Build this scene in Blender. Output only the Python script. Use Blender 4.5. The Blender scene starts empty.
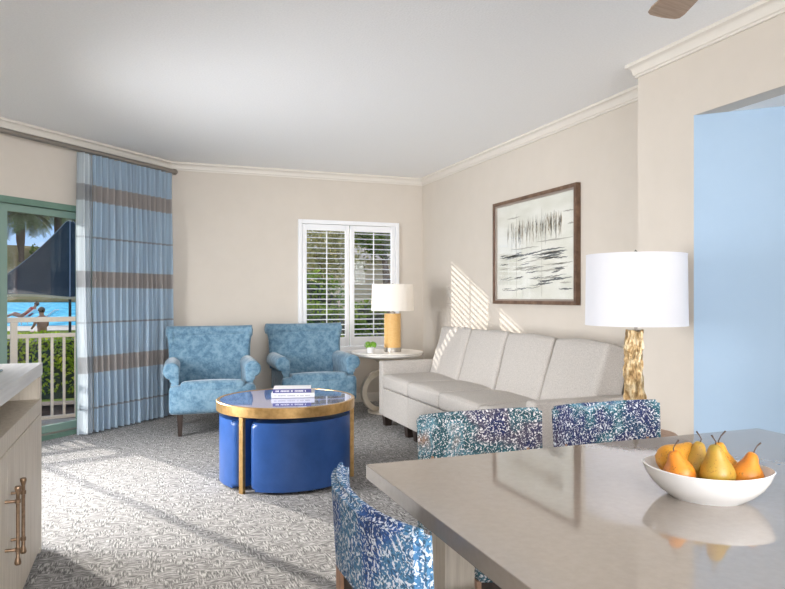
import bpy, bmesh, math, random
from mathutils import Vector, Matrix, noise
random.seed(7)
PI = math.pi
S = bpy.context.scene
COL = S.collection
R = math.radians

# ------------------------------------------------------------------ materials
def mat(name, base, rough=0.6, metal=0.0, **kw):
    m = bpy.data.materials.new(name); m.use_nodes = True
    b = m.node_tree.nodes['Principled BSDF']
    b.inputs['Base Color'].default_value = (*base, 1)
    b.inputs['Roughness'].default_value = rough
    b.inputs['Metallic'].default_value = metal
    for k, v in kw.items():
        b.inputs[k.replace('_', ' ')].default_value = v
    return m
def N(m, t, **props):
    n = m.node_tree.nodes.new(t)
    for k, v in props.items(): setattr(n, k, v)
    return n
def L(m, a, b): m.node_tree.links.new(a, b)
def coords(m, kind='Object', scale=(1, 1, 1), loc=(0, 0, 0), rot=(0, 0, 0)):
    tc = N(m, 'ShaderNodeTexCoord'); mp = N(m, 'ShaderNodeMapping')
    mp.inputs['Scale'].default_value = scale; mp.inputs['Location'].default_value = loc
    mp.inputs['Rotation'].default_value = rot
    L(m, tc.outputs[kind], mp.inputs['Vector']); return mp.outputs['Vector']
def ramp(m, fac, stops, interp='LINEAR'):
    r = N(m, 'ShaderNodeValToRGB'); r.color_ramp.interpolation = interp
    e = r.color_ramp.elements
    while len(e) < len(stops): e.new(0.5)
    for i, (p, c) in enumerate(stops):
        e[i].position = p; e[i].color = (*c, 1)
    L(m, fac, r.inputs['Fac']); return r.outputs['Color']
def noise_tex(m, vec, scale, detail=3, rough=0.5):
    n = N(m, 'ShaderNodeTexNoise'); n.inputs['Scale'].default_value = scale
    n.inputs['Detail'].default_value = detail; n.inputs['Roughness'].default_value = rough
    L(m, vec, n.inputs['Vector']); return n.outputs['Fac']
def bump(m, h, strength=0.3, dist=0.01):
    b = N(m, 'ShaderNodeBump'); b.inputs['Strength'].default_value = strength
    b.inputs['Distance'].default_value = dist
    L(m, h, b.inputs['Height']); L(m, b.outputs['Normal'], m.node_tree.nodes['Principled BSDF'].inputs['Normal'])
def setcol(m, c): L(m, c, m.node_tree.nodes['Principled BSDF'].inputs['Base Color'])
def mix(m, fac, a, b, blend='MIX'):
    x = N(m, 'ShaderNodeMix', data_type='RGBA', blend_type=blend)
    for sock, v in ((0, fac), (6, a), (7, b)):
        if isinstance(v, (int, float)): x.inputs[sock].default_value = v
        elif isinstance(v, tuple): x.inputs[sock].default_value = (*v, 1)
        else: L(m, v, x.inputs[sock])
    return x.outputs[2]
def noisy(name, c1, c2, scale, rough=0.6, metal=0, bs=0.0, bscale=None, vscale=(1, 1, 1), lo=0.35, hi=0.65, **kw):
    m = mat(name, c1, rough, metal, **kw); v = coords(m, scale=vscale)
    f = noise_tex(m, v, scale, 4, 0.6)
    setcol(m, ramp(m, f, [(lo, c1), (hi, c2)]))
    if bs: bump(m, noise_tex(m, v, bscale or scale, 3), bs, 0.004)
    return m

M = {}
M['wall'] = noisy('wall_paint', (.635, .578, .508), (.65, .592, .522), 6, .85, bs=.05, bscale=160)
M['blue_wall'] = noisy('blue_wall_paint', (.36, .485, .625), (.37, .495, .635), 5, .85, bs=.05, bscale=160)
M['ceiling'] = noisy('ceiling_texture', (.88, .885, .89), (.93, .935, .94), 90, .95, bs=.5, bscale=90)
M['trim'] = mat('trim_paint', (.74, .695, .63), .5)
M['shutter'] = mat('shutter_paint', (.86, .87, .89), .4)
M['hall_ceiling'] = mat('hall_ceiling_paint', (.95, .94, .92), .9)
M['green_frame'] = noisy('green_door_metal', (.13, .23, .18), (.16, .27, .21), 8, .45)
M['green_light'] = mat('green_door_metal_pale', (.22, .33, .28), .45)
M['rail_paint'] = mat('railing_paint', (.62, .57, .50), .5)
M['brass'] = noisy('brushed_brass', (.50, .30, .11), (.66, .42, .18), 30, .32, .85)
M['bronze'] = noisy('bronze_handle', (.20, .13, .08), (.34, .23, .15), 40, .4, .8)
M['rod'] = mat('rod_metal', (.30, .27, .24), .35, .7)
M['dark_wood'] = noisy('dark_wood', (.016, .010, .008), (.035, .020, .014), 12, .4, vscale=(4, 4, .6))
M['walnut'] = noisy('walnut_wood', (.28, .15, .09), (.42, .25, .16), 10, .4, vscale=(4, 4, .6))
M['blue_leather'] = noisy('blue_leather', (.016, .065, .225), (.024, .082, .275), 10, .28, bs=.08, bscale=220)
M['white_ceramic'] = mat('white_ceramic', (.78, .78, .78), .12, Coat_Weight=.5)
M['white_shade'] = mat('white_lamp_shade', (.72, .72, .76), .8)
M['cream_shade'] = mat('cream_lamp_shade', (.90, .84, .76), .8)
M['cream_wood'] = noisy('cream_painted_wood', (.62, .54, .43), (.78, .70, .58), 9, .5, bs=.1, bscale=30)
M['marble_top'] = noisy('cream_stone', (.80, .76, .70), (.88, .85, .80), 7, .3)
M['steel'] = mat('brushed_steel', (.42, .39, .35), .45, .8)
M['black'] = mat('black_plastic', (.015, .015, .017), .35)
M['silver'] = mat('silver_plastic', (.42, .41, .40), .35, .3)
M['screen'] = mat('dark_screen', (.01, .01, .012), .08)
M['book_navy'] = mat('navy_book_cover', (.07, .07, .22), .4)
M['book_white'] = mat('white_book_cover', (.80, .79, .80), .4)
M['paper'] = mat('page_paper', (.85, .82, .76), .8)
M['plant'] = noisy('plant_leaf', (.12, .32, .03), (.30, .55, .06), 60, .5)
M['stem'] = mat('pear_stem', (.07, .04, .025), .6)
M['fan_blade'] = noisy('fan_blade_wood', (.40, .28, .20), (.52, .38, .28), 8, .45, vscale=(1, 8, 1))
M['concrete'] = noisy('deck_concrete', (.36, .32, .26), (.46, .41, .34), 3, .8)
M['skin'] = mat('skin', (.42, .22, .14), .6)
M['skin_face'] = mat('lips', (.35, .12, .10), .6)
M['hair'] = mat('hair', (.02, .014, .01), .6)
M['red_cloth'] = mat('red_cloth', (.55, .03, .03), .8)
M['navy_canvas'] = noisy('navy_canvas', (.020, .046, .066), (.030, .062, .085), 3, .8)
M['beige_cloth'] = mat('beige_cloth', (.70, .60, .50), .8)
M['seam'] = mat('seam_tape', (.25, .30, .36), .8)
M['trunk'] = noisy('palm_trunk', (.10, .05, .03), (.22, .13, .08), 14, .9)
M['stucco'] = noisy('tan_stucco', (.84, .63, .42), (.88, .68, .47), 2, .9)
M['roof'] = noisy('brown_roof', (.40, .32, .23), (.50, .42, .32), 8, .8)
M['soil'] = noisy('soil', (.05, .03, .02), (.12, .07, .045), 5, .9)

# carpet: crosshatch of short grey dashes
m = mat('carpet', (.4, .39, .38), .95)
v = coords(m)
w = noise_tex(m, v, 3.0, 2)
a = noise_tex(m, coords(m, scale=(20, 135, 1), rot=(0, 0, R(8))), 1.0, 2, .6)
b_ = noise_tex(m, coords(m, scale=(135, 20, 1), rot=(0, 0, R(8))), 1.0, 2, .6)
sel = noise_tex(m, v, 14.0, 1)
selr = ramp(m, sel, [(.47, (0, 0, 0)), (.53, (1, 1, 1))])
pat = mix(m, selr, a, b_)
mx = N(m, 'ShaderNodeMath', operation='ADD')
c1 = ramp(m, pat, [(.38, (.035, .034, .034)), (.47, (.155, .149, .145)), (.55, (.32, .308, .296)), (.66, (.55, .53, .51))])
fine = noise_tex(m, v, 220, 2)
c2 = mix(m, .22, c1, ramp(m, fine, [(.35, (.12, .116, .112)), (.65, (.52, .50, .48))]))
setcol(m, c2); bump(m, fine, .5, .004); M['carpet'] = m

# heathered sofa fabric
def weave(name, c1, c2, scale=160, sheen=.0, bs=.35, big=None):
    m = mat(name, c1, .92)
    v = coords(m); f = noise_tex(m, v, scale, 3, .7)
    c = ramp(m, f, [(.35, c1), (.65, c2)])
    if big:
        g = noise_tex(m, v, big[0], 5, .7)
        c = mix(m, big[1], c, ramp(m, g, [(.38, big[2]), (.62, big[3])]))
    setcol(m, c); bump(m, f, bs, .003)
    if sheen:
        b = m.node_tree.nodes['Principled BSDF']
        b.inputs['Sheen Weight'].default_value = sheen; b.inputs['Sheen Roughness'].default_value = .4
    return m
M['sofa'] = weave('sofa_linen', (.375, .345, .318), (.52, .485, .447))
M['sofa_piping'] = mat('sofa_piping', (.36, .33, .31), .9)
M['velvet'] = weave('blue_velvet', (.085, .18, .265), (.135, .255, .35), 90, .35, .3, big=(17, .62, (.055, .135, .215), (.24, .375, .475)))

# coffee table top: blue lacquer under glass
M['lacquer'] = mat('blue_glass_top', (.10, .13, .42), .04, Coat_Weight=1.0, Coat_Roughness=.02)
M['lacquer'].node_tree.nodes['Principled BSDF'].inputs['IOR'].default_value = 1.7
# dining table quartz
m = noisy('taupe_quartz', (.325, .28, .24), (.345, .30, .26), 60, .07, Coat_Weight=.6, Coat_Roughness=.03)
m.node_tree.nodes['Principled BSDF'].inputs['IOR'].default_value = 1.6
M['quartz'] = m
M['quartz_edge'] = noisy('taupe_quartz_edge', (.30, .265, .235), (.36, .315, .28), 14, .25, vscale=(1, 1, 3))
# whitewashed oak
m = mat('whitewashed_oak', (.6, .55, .48), .5)
f = noise_tex(m, coords(m, scale=(22, 22, 1.2)), 2.5, 5, .65)
setcol(m, ramp(m, f, [(.3, (.41, .35, .28)), (.5, (.53, .47, .385)), (.7, (.60, .54, .455))])); bump(m, f, .15, .002)
M['oak'] = m
m = mat('whitewashed_oak_top', (.68, .66, .62), .35)
f = noise_tex(m, coords(m, scale=(22, 1.2, 22)), 2.5, 5, .65)
setcol(m, ramp(m, f, [(.3, (.60, .57, .53)), (.7, (.74, .71, .67))]))
M['oak_top'] = m
# pear skins
def pear_mat(name, c1, c2, c3):
    m = mat(name, c1, .35); v = coords(m)
    f = noise_tex(m, v, 14, 3)
    c = ramp(m, f, [(.3, c1), (.5, c2), (.72, c3)])
    sp = noise_tex(m, v, 260, 2)
    setcol(m, mix(m, ramp(m, sp, [(.62, (0, 0, 0)), (.7, (1, 1, 1))]), c, (.28, .12, .02)))
    return m
M['pear_gold'] = pear_mat('gold_pear_skin', (.70, .28, .02), (.64, .31, .03), (.48, .16, .02))
M['pear_orange'] = pear_mat('orange_pear_skin', (.70, .28, .025), (.68, .23, .02), (.42, .11, .02))
M['pear_green'] = pear_mat('olive_pear_skin', (.36, .27, .04), (.50, .29, .04), (.30, .23, .04))
# gilded trunk lamp base
m = mat('gilded_bark', (.5, .38, .2), .38, .55)
f = noise_tex(m, coords(m, scale=(1, 1, .4)), 38, 5, .7)
setcol(m, ramp(m, f, [(.32, (.20, .11, .04)), (.47, (.50, .33, .15)), (.62, (.82, .68, .44))])); bump(m, f, .8, .01)
M['bark_gold'] = m
# woven amber lamp body
m = mat('amber_weave', (.7, .42, .15), .5)
f = noise_tex(m, coords(m), 120, 3)
setcol(m, ramp(m, f, [(.35, (.66, .36, .10)), (.65, (.82, .54, .22))])); bump(m, f, .5, .004)
M['amber'] = m

# speckled chair fabrics
def speckle(name, stops, loc, white, thr=.5, sc=72):
    m = mat(name, (.3, .4, .5), .85)
    v = coords(m, loc=loc)
    big = noise_tex(m, v, 5.5, 2, .5)
    c = ramp(m, big, stops)
    wv = N(m, 'ShaderNodeTexNoise'); wv.inputs['Scale'].default_value = 40
    L(m, v, wv.inputs['Vector'])
    va = N(m, 'ShaderNodeVectorMath', operation='SCALE'); va.inputs['Scale'].default_value = .03
    L(m, wv.outputs['Color'], va.inputs[0])
    vb = N(m, 'ShaderNodeVectorMath', operation='ADD'); L(m, v, vb.inputs[0]); L(m, va.outputs[0], vb.inputs[1])
    f = noise_tex(m, vb.outputs[0], sc, 2, .6)
    msk = ramp(m, f, [(thr - .025, (0, 0, 0)), (thr + .025, (1, 1, 1))])
    f2 = noise_tex(m, vb.outputs[0], sc * 1.4, 1, .5)
    dark = mix(m, ramp(m, f2, [(.40, (1, 1, 1)), (.46, (0, 0, 0))]), c, mix(m, .6, c, (.005, .01, .03)))
    setcol(m, mix(m, msk, dark, white)); bump(m, f, .3, .002)
    return m
M['fab_a'] = speckle('speckled_blue_fabric', [(.30, (.01, .04, .16)), (.43, (.02, .09, .30)), (.52, (.06, .19, .34)), (.64, (.03, .12, .28))], (0, 0, 0), (.60, .66, .74), .555, 135)
M['fab_b'] = speckle('speckled_teal_plum_fabric', [(.30, (.01, .02, .10)), (.40, (.08, .07, .11)), (.48, (.02, .11, .14)), (.55, (.008, .07, .09)), (.61, (.10, .24, .30)), (.70, (.36, .15, .05))], (3.7, 1.1, .4), (.74, .73, .74), .572, 150)
M['fab_c'] = speckle('speckled_navy_aqua_fabric', [(.30, (.15, .12, .16)), (.42, (.03, .03, .11)), (.50, (.015, .035, .13)), (.56, (.015, .11, .15)), (.62, (.13, .30, .40)), (.70, (.02, .04, .14))], (8.2, 2.3, .9), (.72, .75, .79), .572, 150)

# curtain: translucent with woven bands
def curtain_mat(name, base, band, line, trans, bandmix=1.0):
    m = bpy.data.materials.new(name); m.use_nodes = True
    nt = m.node_tree; nt.nodes.remove(nt.nodes['Principled BSDF'])
    out = nt.nodes['Material Output']
    tc = N(m, 'ShaderNodeTexCoord'); sp = N(m, 'ShaderNodeSeparateXYZ'); L(m, tc.outputs['Object'], sp.inputs[0])
    z = sp.outputs['Z']
    def near(c, h, soft=.004):
        s = N(m, 'ShaderNodeMath', operation='SUBTRACT'); L(m, z, s.inputs[0]); s.inputs[1].default_value = c
        a = N(m, 'ShaderNodeMath', operation='ABSOLUTE'); L(m, s.outputs[0], a.inputs[0])
        r = N(m, 'ShaderNodeMapRange'); r.inputs['From Min'].default_value = h - soft; r.inputs['From Max'].default_value = h + soft
        r.inputs['To Min'].default_value = bandmix; r.inputs['To Max'].default_value = 0
        L(m, a.outputs[0], r.inputs['Value']); return r.outputs[0]
    f = noise_tex(m, coords(m, scale=(1, 1, .02)), 45, 3)
    c = mix(m, .6, base, ramp(m, f, [(.35, tuple(x * .78 for x in base)), (.65, tuple(min(1, x * 1.2) for x in base))]))  # vertical streaks paint the light and dark of the folds into the cloth
    for zc in (2.115, 1.355, .605): c = mix(m, near(zc, .072), c, band)
    for zc in (1.724, .975, .224): c = mix(m, near(zc, .008, .003), c, line)
    d = N(m, 'ShaderNodeBsdfDiffuse'); t = N(m, 'ShaderNodeBsdfTranslucent'); ms = N(m, 'ShaderNodeMixShader')
    L(m, c, d.inputs['Color']); L(m, c, t.inputs['Color']); ms.inputs[0].default_value = trans
    L(m, d.outputs[0], ms.inputs[1]); L(m, t.outputs[0], ms.inputs[2]); L(m, ms.outputs[0], out.inputs['Surface'])
    return m
M['curtain'] = curtain_mat('striped_curtain_cloth', (.63, .75, .86), (.56, .52, .50), (.45, .46, .49), .22)
M['lining'] = curtain_mat('white_curtain_lining', (.80, .85, .90), (.52, .52, .53), (.6, .63, .66), .5, .7)

def glass_mat(name, tint=(1, 1, 1), ior=1.45, minr=0.0):
    m = bpy.data.materials.new(name); m.use_nodes = True
    nt = m.node_tree; nt.nodes.remove(nt.nodes['Principled BSDF']); out = nt.nodes['Material Output']
    t = N(m, 'ShaderNodeBsdfTransparent'); t.inputs[0].default_value = (*tint, 1)
    g = N(m, 'ShaderNodeBsdfGlossy'); g.inputs['Roughness'].default_value = .01
    lw = N(m, 'ShaderNodeLayerWeight'); lw.inputs['Blend'].default_value = .5
    pw = N(m, 'ShaderNodeMath', operation='POWER'); L(m, lw.outputs['Facing'], pw.inputs[0]); pw.inputs[1].default_value = 4.5
    fr = N(m, 'ShaderNodeMath', operation='MULTIPLY_ADD'); L(m, pw.outputs[0], fr.inputs[0]); fr.inputs[1].default_value = .9; fr.inputs[2].default_value = .035
    ms = N(m, 'ShaderNodeMixShader')
    L(m, fr.outputs[0], ms.inputs[0]); L(m, t.outputs[0], ms.inputs[1]); L(m, g.outputs[0], ms.inputs[2])
    L(m, ms.outputs[0], out.inputs['Surface']); return m
M['glass'] = glass_mat('window_glass')
M['tint_glass'] = glass_mat('tinted_glass_plate', (.5, .6, .6), 1.6)
m = mat('pool_water', (.05, .42, .62), .5, Specular_IOR_Level=.03)
f = noise_tex(m, coords(m, scale=(1, .25, 1)), 1.1, 4, .7)
setcol(m, ramp(m, f, [(.38, (.01, .27, .44)), (.50, (.02, .42, .60)), (.64, (.22, .66, .78))])); bump(m, f, .3, .2)
M['water'] = m
def leafmat(name, c1, c2, c3, scale=5):
    m = bpy.data.materials.new(name); m.use_nodes = True
    m.node_tree.nodes.remove(m.node_tree.nodes['Principled BSDF']); out = m.node_tree.nodes['Material Output']
    c = ramp(m, noise_tex(m, coords(m), scale, 4, .7), [(.32, c1), (.5, c2), (.66, c3)])
    d = N(m, 'ShaderNodeBsdfDiffuse'); t = N(m, 'ShaderNodeBsdfTranslucent'); ms = N(m, 'ShaderNodeMixShader'); ms.inputs[0].default_value = .4
    L(m, c, d.inputs['Color']); L(m, c, t.inputs['Color']); L(m, d.outputs[0], ms.inputs[1]); L(m, t.outputs[0], ms.inputs[2])
    L(m, ms.outputs[0], out.inputs['Surface']); return m
M['hedge'] = leafmat('hedge_leaf', (.12, .22, .02), (.28, .42, .03), (.55, .62, .06), 7)
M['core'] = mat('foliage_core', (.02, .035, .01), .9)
M['palm'] = leafmat('palm_frond', (.05, .09, .03), (.17, .20, .08), (.42, .42, .24), 3)
M['bush'] = leafmat('bush_leaf', (.06, .12, .02), (.18, .28, .04), (.38, .48, .08), 3)
M['bush_dark'] = leafmat('dark_bush_leaf', (.04, .08, .015), (.16, .25, .04), (.38, .48, .08), 3)
M['grass'] = leafmat('dry_grass', (.20, .20, .06), (.34, .27, .12), (.40, .31, .17), .15)
M['lawn'] = leafmat('lawn', (.10, .16, .03), (.20, .26, .06), (.30, .33, .10), 1.5)

# ------------------------------------------------------------------ helpers
def tag(o, label=None, cat=None, group=None, kind=None):
    if label: o['label'] = label
    if cat: o['category'] = cat
    if group: o['group'] = group
    if kind: o['kind'] = kind
    return o
def empty(name, loc, rz=0):
    o = bpy.data.objects.new(name, None); COL.objects.link(o)
    o.location = loc; o.rotation_euler = (0, 0, rz); o.empty_display_size = .1; return o
def obj(name, bm, m, parent=None, smooth=35, loc=None, kind=None):
    bmesh.ops.recalc_face_normals(bm, faces=bm.faces)
    me = bpy.data.meshes.new(name); bm.to_mesh(me); bm.free()
    if smooth:
        me.polygons.foreach_set('use_smooth', [True] * len(me.polygons))
        try: me.set_sharp_from_angle(angle=R(smooth))
        except Exception: pass
    me.materials.append(M[m] if isinstance(m, str) else m)
    o = bpy.data.objects.new(name, me); COL.objects.link(o)
    if parent: o.parent = parent
    if loc: o.location = loc
    if kind: o['kind'] = kind
    return o
def copy_tree(o, parent=None):
    c = o.copy(); COL.objects.link(c)
    if parent: c.parent = parent
    for ch in [x for x in bpy.data.objects if x.parent == o and x is not c]: copy_tree(ch, c)
    return c
def xf(vs, mt):
    for v in vs: v.co = mt @ v.co
def box(bm, x0, x1, y0, y1, z0, z1, bev=0, seg=2, mt=None):
    r = bmesh.ops.create_cube(bm, size=1); vs = r['verts']
    for v in vs: v.co = Vector(((x0 + x1) / 2 + v.co.x * (x1 - x0), (y0 + y1) / 2 + v.co.y * (y1 - y0), (z0 + z1) / 2 + v.co.z * (z1 - z0)))
    if bev:
        es = list({e for v in vs for e in v.link_edges})
        rr = bmesh.ops.bevel(bm, geom=es, offset=bev, segments=seg, affect='EDGES', profile=.5)
        vs = rr['verts'] if not mt else vs
    if mt:
        if bev:
            vs = list({v for f in rr['faces'] for v in f.verts} | {v for v in rr['verts']})
        xf(vs, mt)
    return vs
def rbox(bm, c, half, r, puff=(0, 0, 0), n=9, mt=None, wob=0, seed=0):
    """soft cushion: rounded box with puffed faces"""
    t = bmesh.new(); bmesh.ops.create_cube(t, size=2)
    bmesh.ops.subdivide_edges(t, edges=t.edges[:], cuts=n, use_grid_fill=True)
    h = Vector(half)
    for v in t.verts:
        u = Vector([math.copysign(math.sin(abs(x) * PI / 2) ** .85, x) if abs(x) < .9999 else x for x in v.co])
        p = Vector([u[i] * h[i] for i in range(3)])
        q = Vector([max(-(h[i] - r), min(h[i] - r, p[i])) for i in range(3)])
        d = p - q
        if d.length > 1e-9: p = q + d.normalized() * r
        c_ = [math.cos(PI / 2 * max(-1, min(1, u[i]))) for i in range(3)]
        p += Vector((math.copysign(puff[0] * abs(u[0]) ** 3, u[0]) * (c_[1] * c_[2]) ** .6,
                     math.copysign(puff[1] * abs(u[1]) ** 3, u[1]) * (c_[0] * c_[2]) ** .6,
                     math.copysign(puff[2] * abs(u[2]) ** 3, u[2]) * (c_[0] * c_[1]) ** .6))
        if wob: p += wob * noise.noise_vector(p * 5 + Vector((seed, seed * 2, 0)))
        v.co = p
    M4 = Matrix.Translation(Vector(c)) if mt is None else mt @ Matrix.Translation(Vector(c))
    xf(t.verts, M4); me = bpy.data.meshes.new('tmp'); t.to_mesh(me); t.free(); bm.from_mesh(me); bpy.data.meshes.remove(me)
def tube(bm, pts, rad, n=10, cap=True, flat=None):
    pts = [Vector(p) for p in pts]; rings = []
    up = None
    for i, p in enumerate(pts):
        d = (pts[min(i + 1, len(pts) - 1)] - pts[max(i - 1, 0)]).normalized()
        if up is None: up = Vector((0, 0, 1)) if abs(d.z) < .9 else Vector((1, 0, 0))
        x = d.cross(up).normalized(); y = x.cross(d).normalized(); up = y
        r = rad[i] if isinstance(rad, (list, tuple)) else rad
        if flat:
            a, b = flat
            offs = [(-a, -b), (a, -b), (a, b), (-a, b)]
            rings.append([bm.verts.new(p + x * q[0] + y * q[1]) for q in offs])
        else:
            rings.append([bm.verts.new(p + x * r * math.cos(2 * PI * k / n) + y * r * math.sin(2 * PI * k / n)) for k in range(n)])
    k = len(rings[0])
    for a, b in zip(rings, rings[1:]):
        for j in range(k): bm.faces.new((a[j], a[(j + 1) % k], b[(j + 1) % k], b[j]))
    if cap:
        bm.faces.new(rings[0][::-1]); bm.faces.new(rings[-1])
def lathe(bm, prof, n=32, mt=None, cap=True):
    rings = []; vs = []
    for r, z in prof:
        if r < 1e-5: ring = [bm.verts.new((0, 0, z))]
        else: ring = [bm.verts.new((r * math.cos(2 * PI * k / n), r * math.sin(2 * PI * k / n), z)) for k in range(n)]
        rings.append(ring); vs += ring
    for a, b in zip(rings, rings[1:]):
        if len(a) == 1 and len(b) == 1: continue
        for j in range(n):
            q = (j + 1) % n
            if len(a) == 1: bm.faces.new((a[0], b[q], b[j]))
            elif len(b) == 1: bm.faces.new((a[j], a[q], b[0]))
            else: bm.faces.new((a[j], a[q], b[q], b[j]))
    if cap:
        if len(rings[0]) > 1: bm.faces.new(rings[0][::-1])
        if len(rings[-1]) > 1: bm.faces.new(rings[-1])
    if mt: xf(vs, mt)
    return vs
def prism(bm, poly, z0, z1, bev=0, seg=3, mt=None, axis='z'):
    """extrude a 2-D polygon; axis says which way the extrusion runs"""
    def P(a, b, c):
        return {'z': (a, b, c), 'y': (a, c, b), 'x': (c, a, b)}[axis]
    A = [bm.verts.new(P(x, y, z0)) for x, y in poly]; B = [bm.verts.new(P(x, y, z1)) for x, y in poly]
    n = len(poly); fs = [bm.faces.new(A[::-1]), bm.faces.new(B)]
    for i in range(n): fs.append(bm.faces.new((A[i], A[(i + 1) % n], B[(i + 1) % n], B[i])))
    vs = A + B
    if bev:
        es = [e for f in fs[:2] for e in f.edges]
        r = bmesh.ops.bevel(bm, geom=es, offset=bev, segments=seg, affect='EDGES', profile=.5)
        vs = list({v for f in r['faces'] for v in f.verts} | {v for v in A + B if v.is_valid} | set(r['verts']))
    if mt: xf(vs, mt)
    return vs
def nb(): return bmesh.new()
def mb(*boxes, bev=0):
    bm = nb()
    for b in boxes: box(bm, *b, bev=bev)
    return bm

# ------------------------------------------------------------------ the room
H = 2.60
def wall(name, p0, p1, out, holes=(), m='wall', z0=0, z1=H, th=.14):
    p0 = Vector(p0); p1 = Vector(p1); o = Vector(out).normalized(); d = p1 - p0; Lw = d.length; d.normalize()
    ss = sorted({0, Lw, *[h[0] for h in holes], *[h[1] for h in holes]}); zs = sorted({z0, z1, *[h[2] for h in holes], *[h[3] for h in holes]})
    mt = Matrix(((d.x, o.x, 0, p0.x), (d.y, o.y, 0, p0.y), (0, 0, 1, 0), (0, 0, 0, 1)))
    bm = nb()
    for s0, s1 in zip(ss, ss[1:]):
        for a, b in zip(zs, zs[1:]):
            if any(h[0] - 1e-6 <= s0 and s1 <= h[1] + 1e-6 and h[2] - 1e-6 <= a and b <= h[3] + 1e-6 for h in holes): continue
            box(bm, s0, s1, 0, th, a, b, mt=mt)
    bmesh.ops.remove_doubles(bm, verts=bm.verts[:], dist=1e-5)
    return obj(name, bm, m, kind='structure', smooth=0)
D = math.sqrt(.5)
A0 = Vector((-1.6, 5.415)); A1 = Vector((.255, 7.27))            # the angled wall with the balcony door
poly = [(-1.02, -6.0), (2.78, -6.0), (2.78, .5), (4.38, .5), (4.38, 1.195), (2.78, 2.795), (2.78, 3.23), (3.10, 3.23), (3.10, 7.27), (.255, 7.27), (-1.6, 5.415), (-1.6, 3.6), (-1.02, 3.6)]
bm = nb(); prism(bm, poly, -.10, 0); obj('floor', bm, 'carpet', kind='structure', smooth=0)
cp = [(-1.1, -6.1), (2.88, -6.1), (2.88, 3.15), (3.22, 3.15), (3.22, 7.4), (.2, 7.4), (-1.72, 5.47), (-1.72, 3.5), (-1.1, 3.5)]
bm = nb(); prism(bm, cp, H, H + .12); obj('ceiling', bm, 'ceiling', kind='structure', smooth=0)
WX0, WX1, WZ0, WZ1 = 1.625, 2.765, .62, 2.035
wall('wall_back', (.255, 7.27), (3.10, 7.27), (0, 1), [(WX0 - .255, WX1 - .255, WZ0, WZ1)])
wall('wall_right', (3.10, 7.27), (3.10, 3.23), (1, 0))
wall('wall_right_end', (2.90, 3.23), (3.24, 3.23), (0, -1), th=.12)
wall('wall_right_near', (2.78, 3.23), (2.78, -6.0), (1, 0), [(3.23 - 2.795, 3.23 - .5, 0, 2.18)], th=.12)
wall('wall_hall_angled', (2.78, 2.795), (4.38, 1.195), (1, 1), m='blue_wall', z1=2.18, th=.10)
wall('wall_hall_end', (4.38, 1.195), (4.38, .5), (1, 0), m='blue_wall', z1=2.18)
wall('wall_hall_side', (4.38, .5), (2.90, .5), (0, -1), z1=2.18)
bm = nb(); prism(bm, [(2.90, .5), (4.45, .5), (4.45, 1.25), (2.90, 2.80)], 2.18, 2.26)
obj('ceiling_hall', bm, 'hall_ceiling', kind='structure', smooth=0)
Ls = (A1 - A0).length
def S_of(x): return (x + 1.6) / D                                 # position along the angled wall from its X
DS0, DS1, DZ = S_of(-1.53), S_of(-.44), 2.00
wall('wall_left_angled', A0, A1, (-1, 1), [(DS0, DS1, 0, DZ)])
wall('wall_left_far', (-1.6, 5.415), (-1.6, 3.6), (-1, 0), [(.115, 1.715, .45, 2.25)])
w3 = empty('side_fill_window', (0, 0, 0)); w3['kind'] = 'structure'  # off-frame window added to go with the side fill light
bm = nb()
for b in ((-1.70, -1.60, 3.70, 3.75, .45, 2.25), (-1.70, -1.60, 5.25, 5.30, .45, 2.25), (-1.70, -1.60, 3.75, 5.25, .45, .50), (-1.70, -1.60, 3.75, 5.25, 2.20, 2.25), (-1.69, -1.61, 4.48, 4.52, .50, 2.20)): box(bm, *b)
obj('window_frame', bm, 'green_frame', w3, 0)
bm = nb(); box(bm, -1.655, -1.649, 3.75, 5.25, .5, 2.2); obj('glass_pane', bm, 'glass', w3, 0)
bm = nb(); box(bm, -2.35, -2.2, 1.5, 6.5, -.14, 2.9); obj('wall_sun_blocker', bm, 'stucco', kind='structure', smooth=0)  # unseen wall added to keep the sun out of the added side window
wall('wall_left_step', (-1.74, 3.6), (-1.02, 3.6), (0, -1))
wall('wall_left', (-1.02, 3.6), (-1.02, -6.0), (-1, 0))
wall('wall_rear', (-1.02, -6.0), (2.78, -6.0), (0, -1), [(.30, 3.50, .3, 2.3)])

# crown moulding and baseboards
def sweep(name, prof, p0, p1, inn, m0, m1, m='trim'):
    p0 = Vector(p0); p1 = Vector(p1); d = (p1 - p0).normalized(); i = Vector(inn).normalized()
    bm = nb(); A = []; B = []
    for dd, z in prof:
        a = p0 + i * dd + d * dd * m0; b = p1 + i * dd - d * dd * m1
        A.append(bm.verts.new((a.x, a.y, z))); B.append(bm.verts.new((b.x, b.y, z)))
    n = len(prof); bm.faces.new(A); bm.faces.new(B[::-1])
    for k in range(n): bm.faces.new((A[k], B[k], B[(k + 1) % n], A[(k + 1) % n]))
    return obj(name, bm, m, kind='structure', smooth=30)
crown = [(0, 2.515), (.012, 2.515), (.012, 2.527), (.02, 2.532)] + [(.02 + .026 * (1 - math.cos(t * PI / 2 / 6)), 2.532 + .045 * math.sin(t * PI / 2 / 6)) for t in range(7)] + [(.052, 2.580), (.052, 2.599), (0, 2.599)]
base = [(0, .001), (.016, .001), (.016, .085), (.010, .10), (0, .10)]
t22 = math.tan(R(22.5))
sweep('trim_1', crown, (-1.6, 5.415), (.255, 7.27), (1, -1), t22, t22)
sweep('trim_2', crown, (.255, 7.27), (3.10, 7.27), (0, -1), t22, 1)
sweep('trim_3', crown, (3.10, 7.27), (3.10, 3.23), (-1, 0), 1, 0)
sweep('trim_4', crown, (2.78, 3.23), (2.78, -6.0), (-1, 0), -1, 1)
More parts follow.
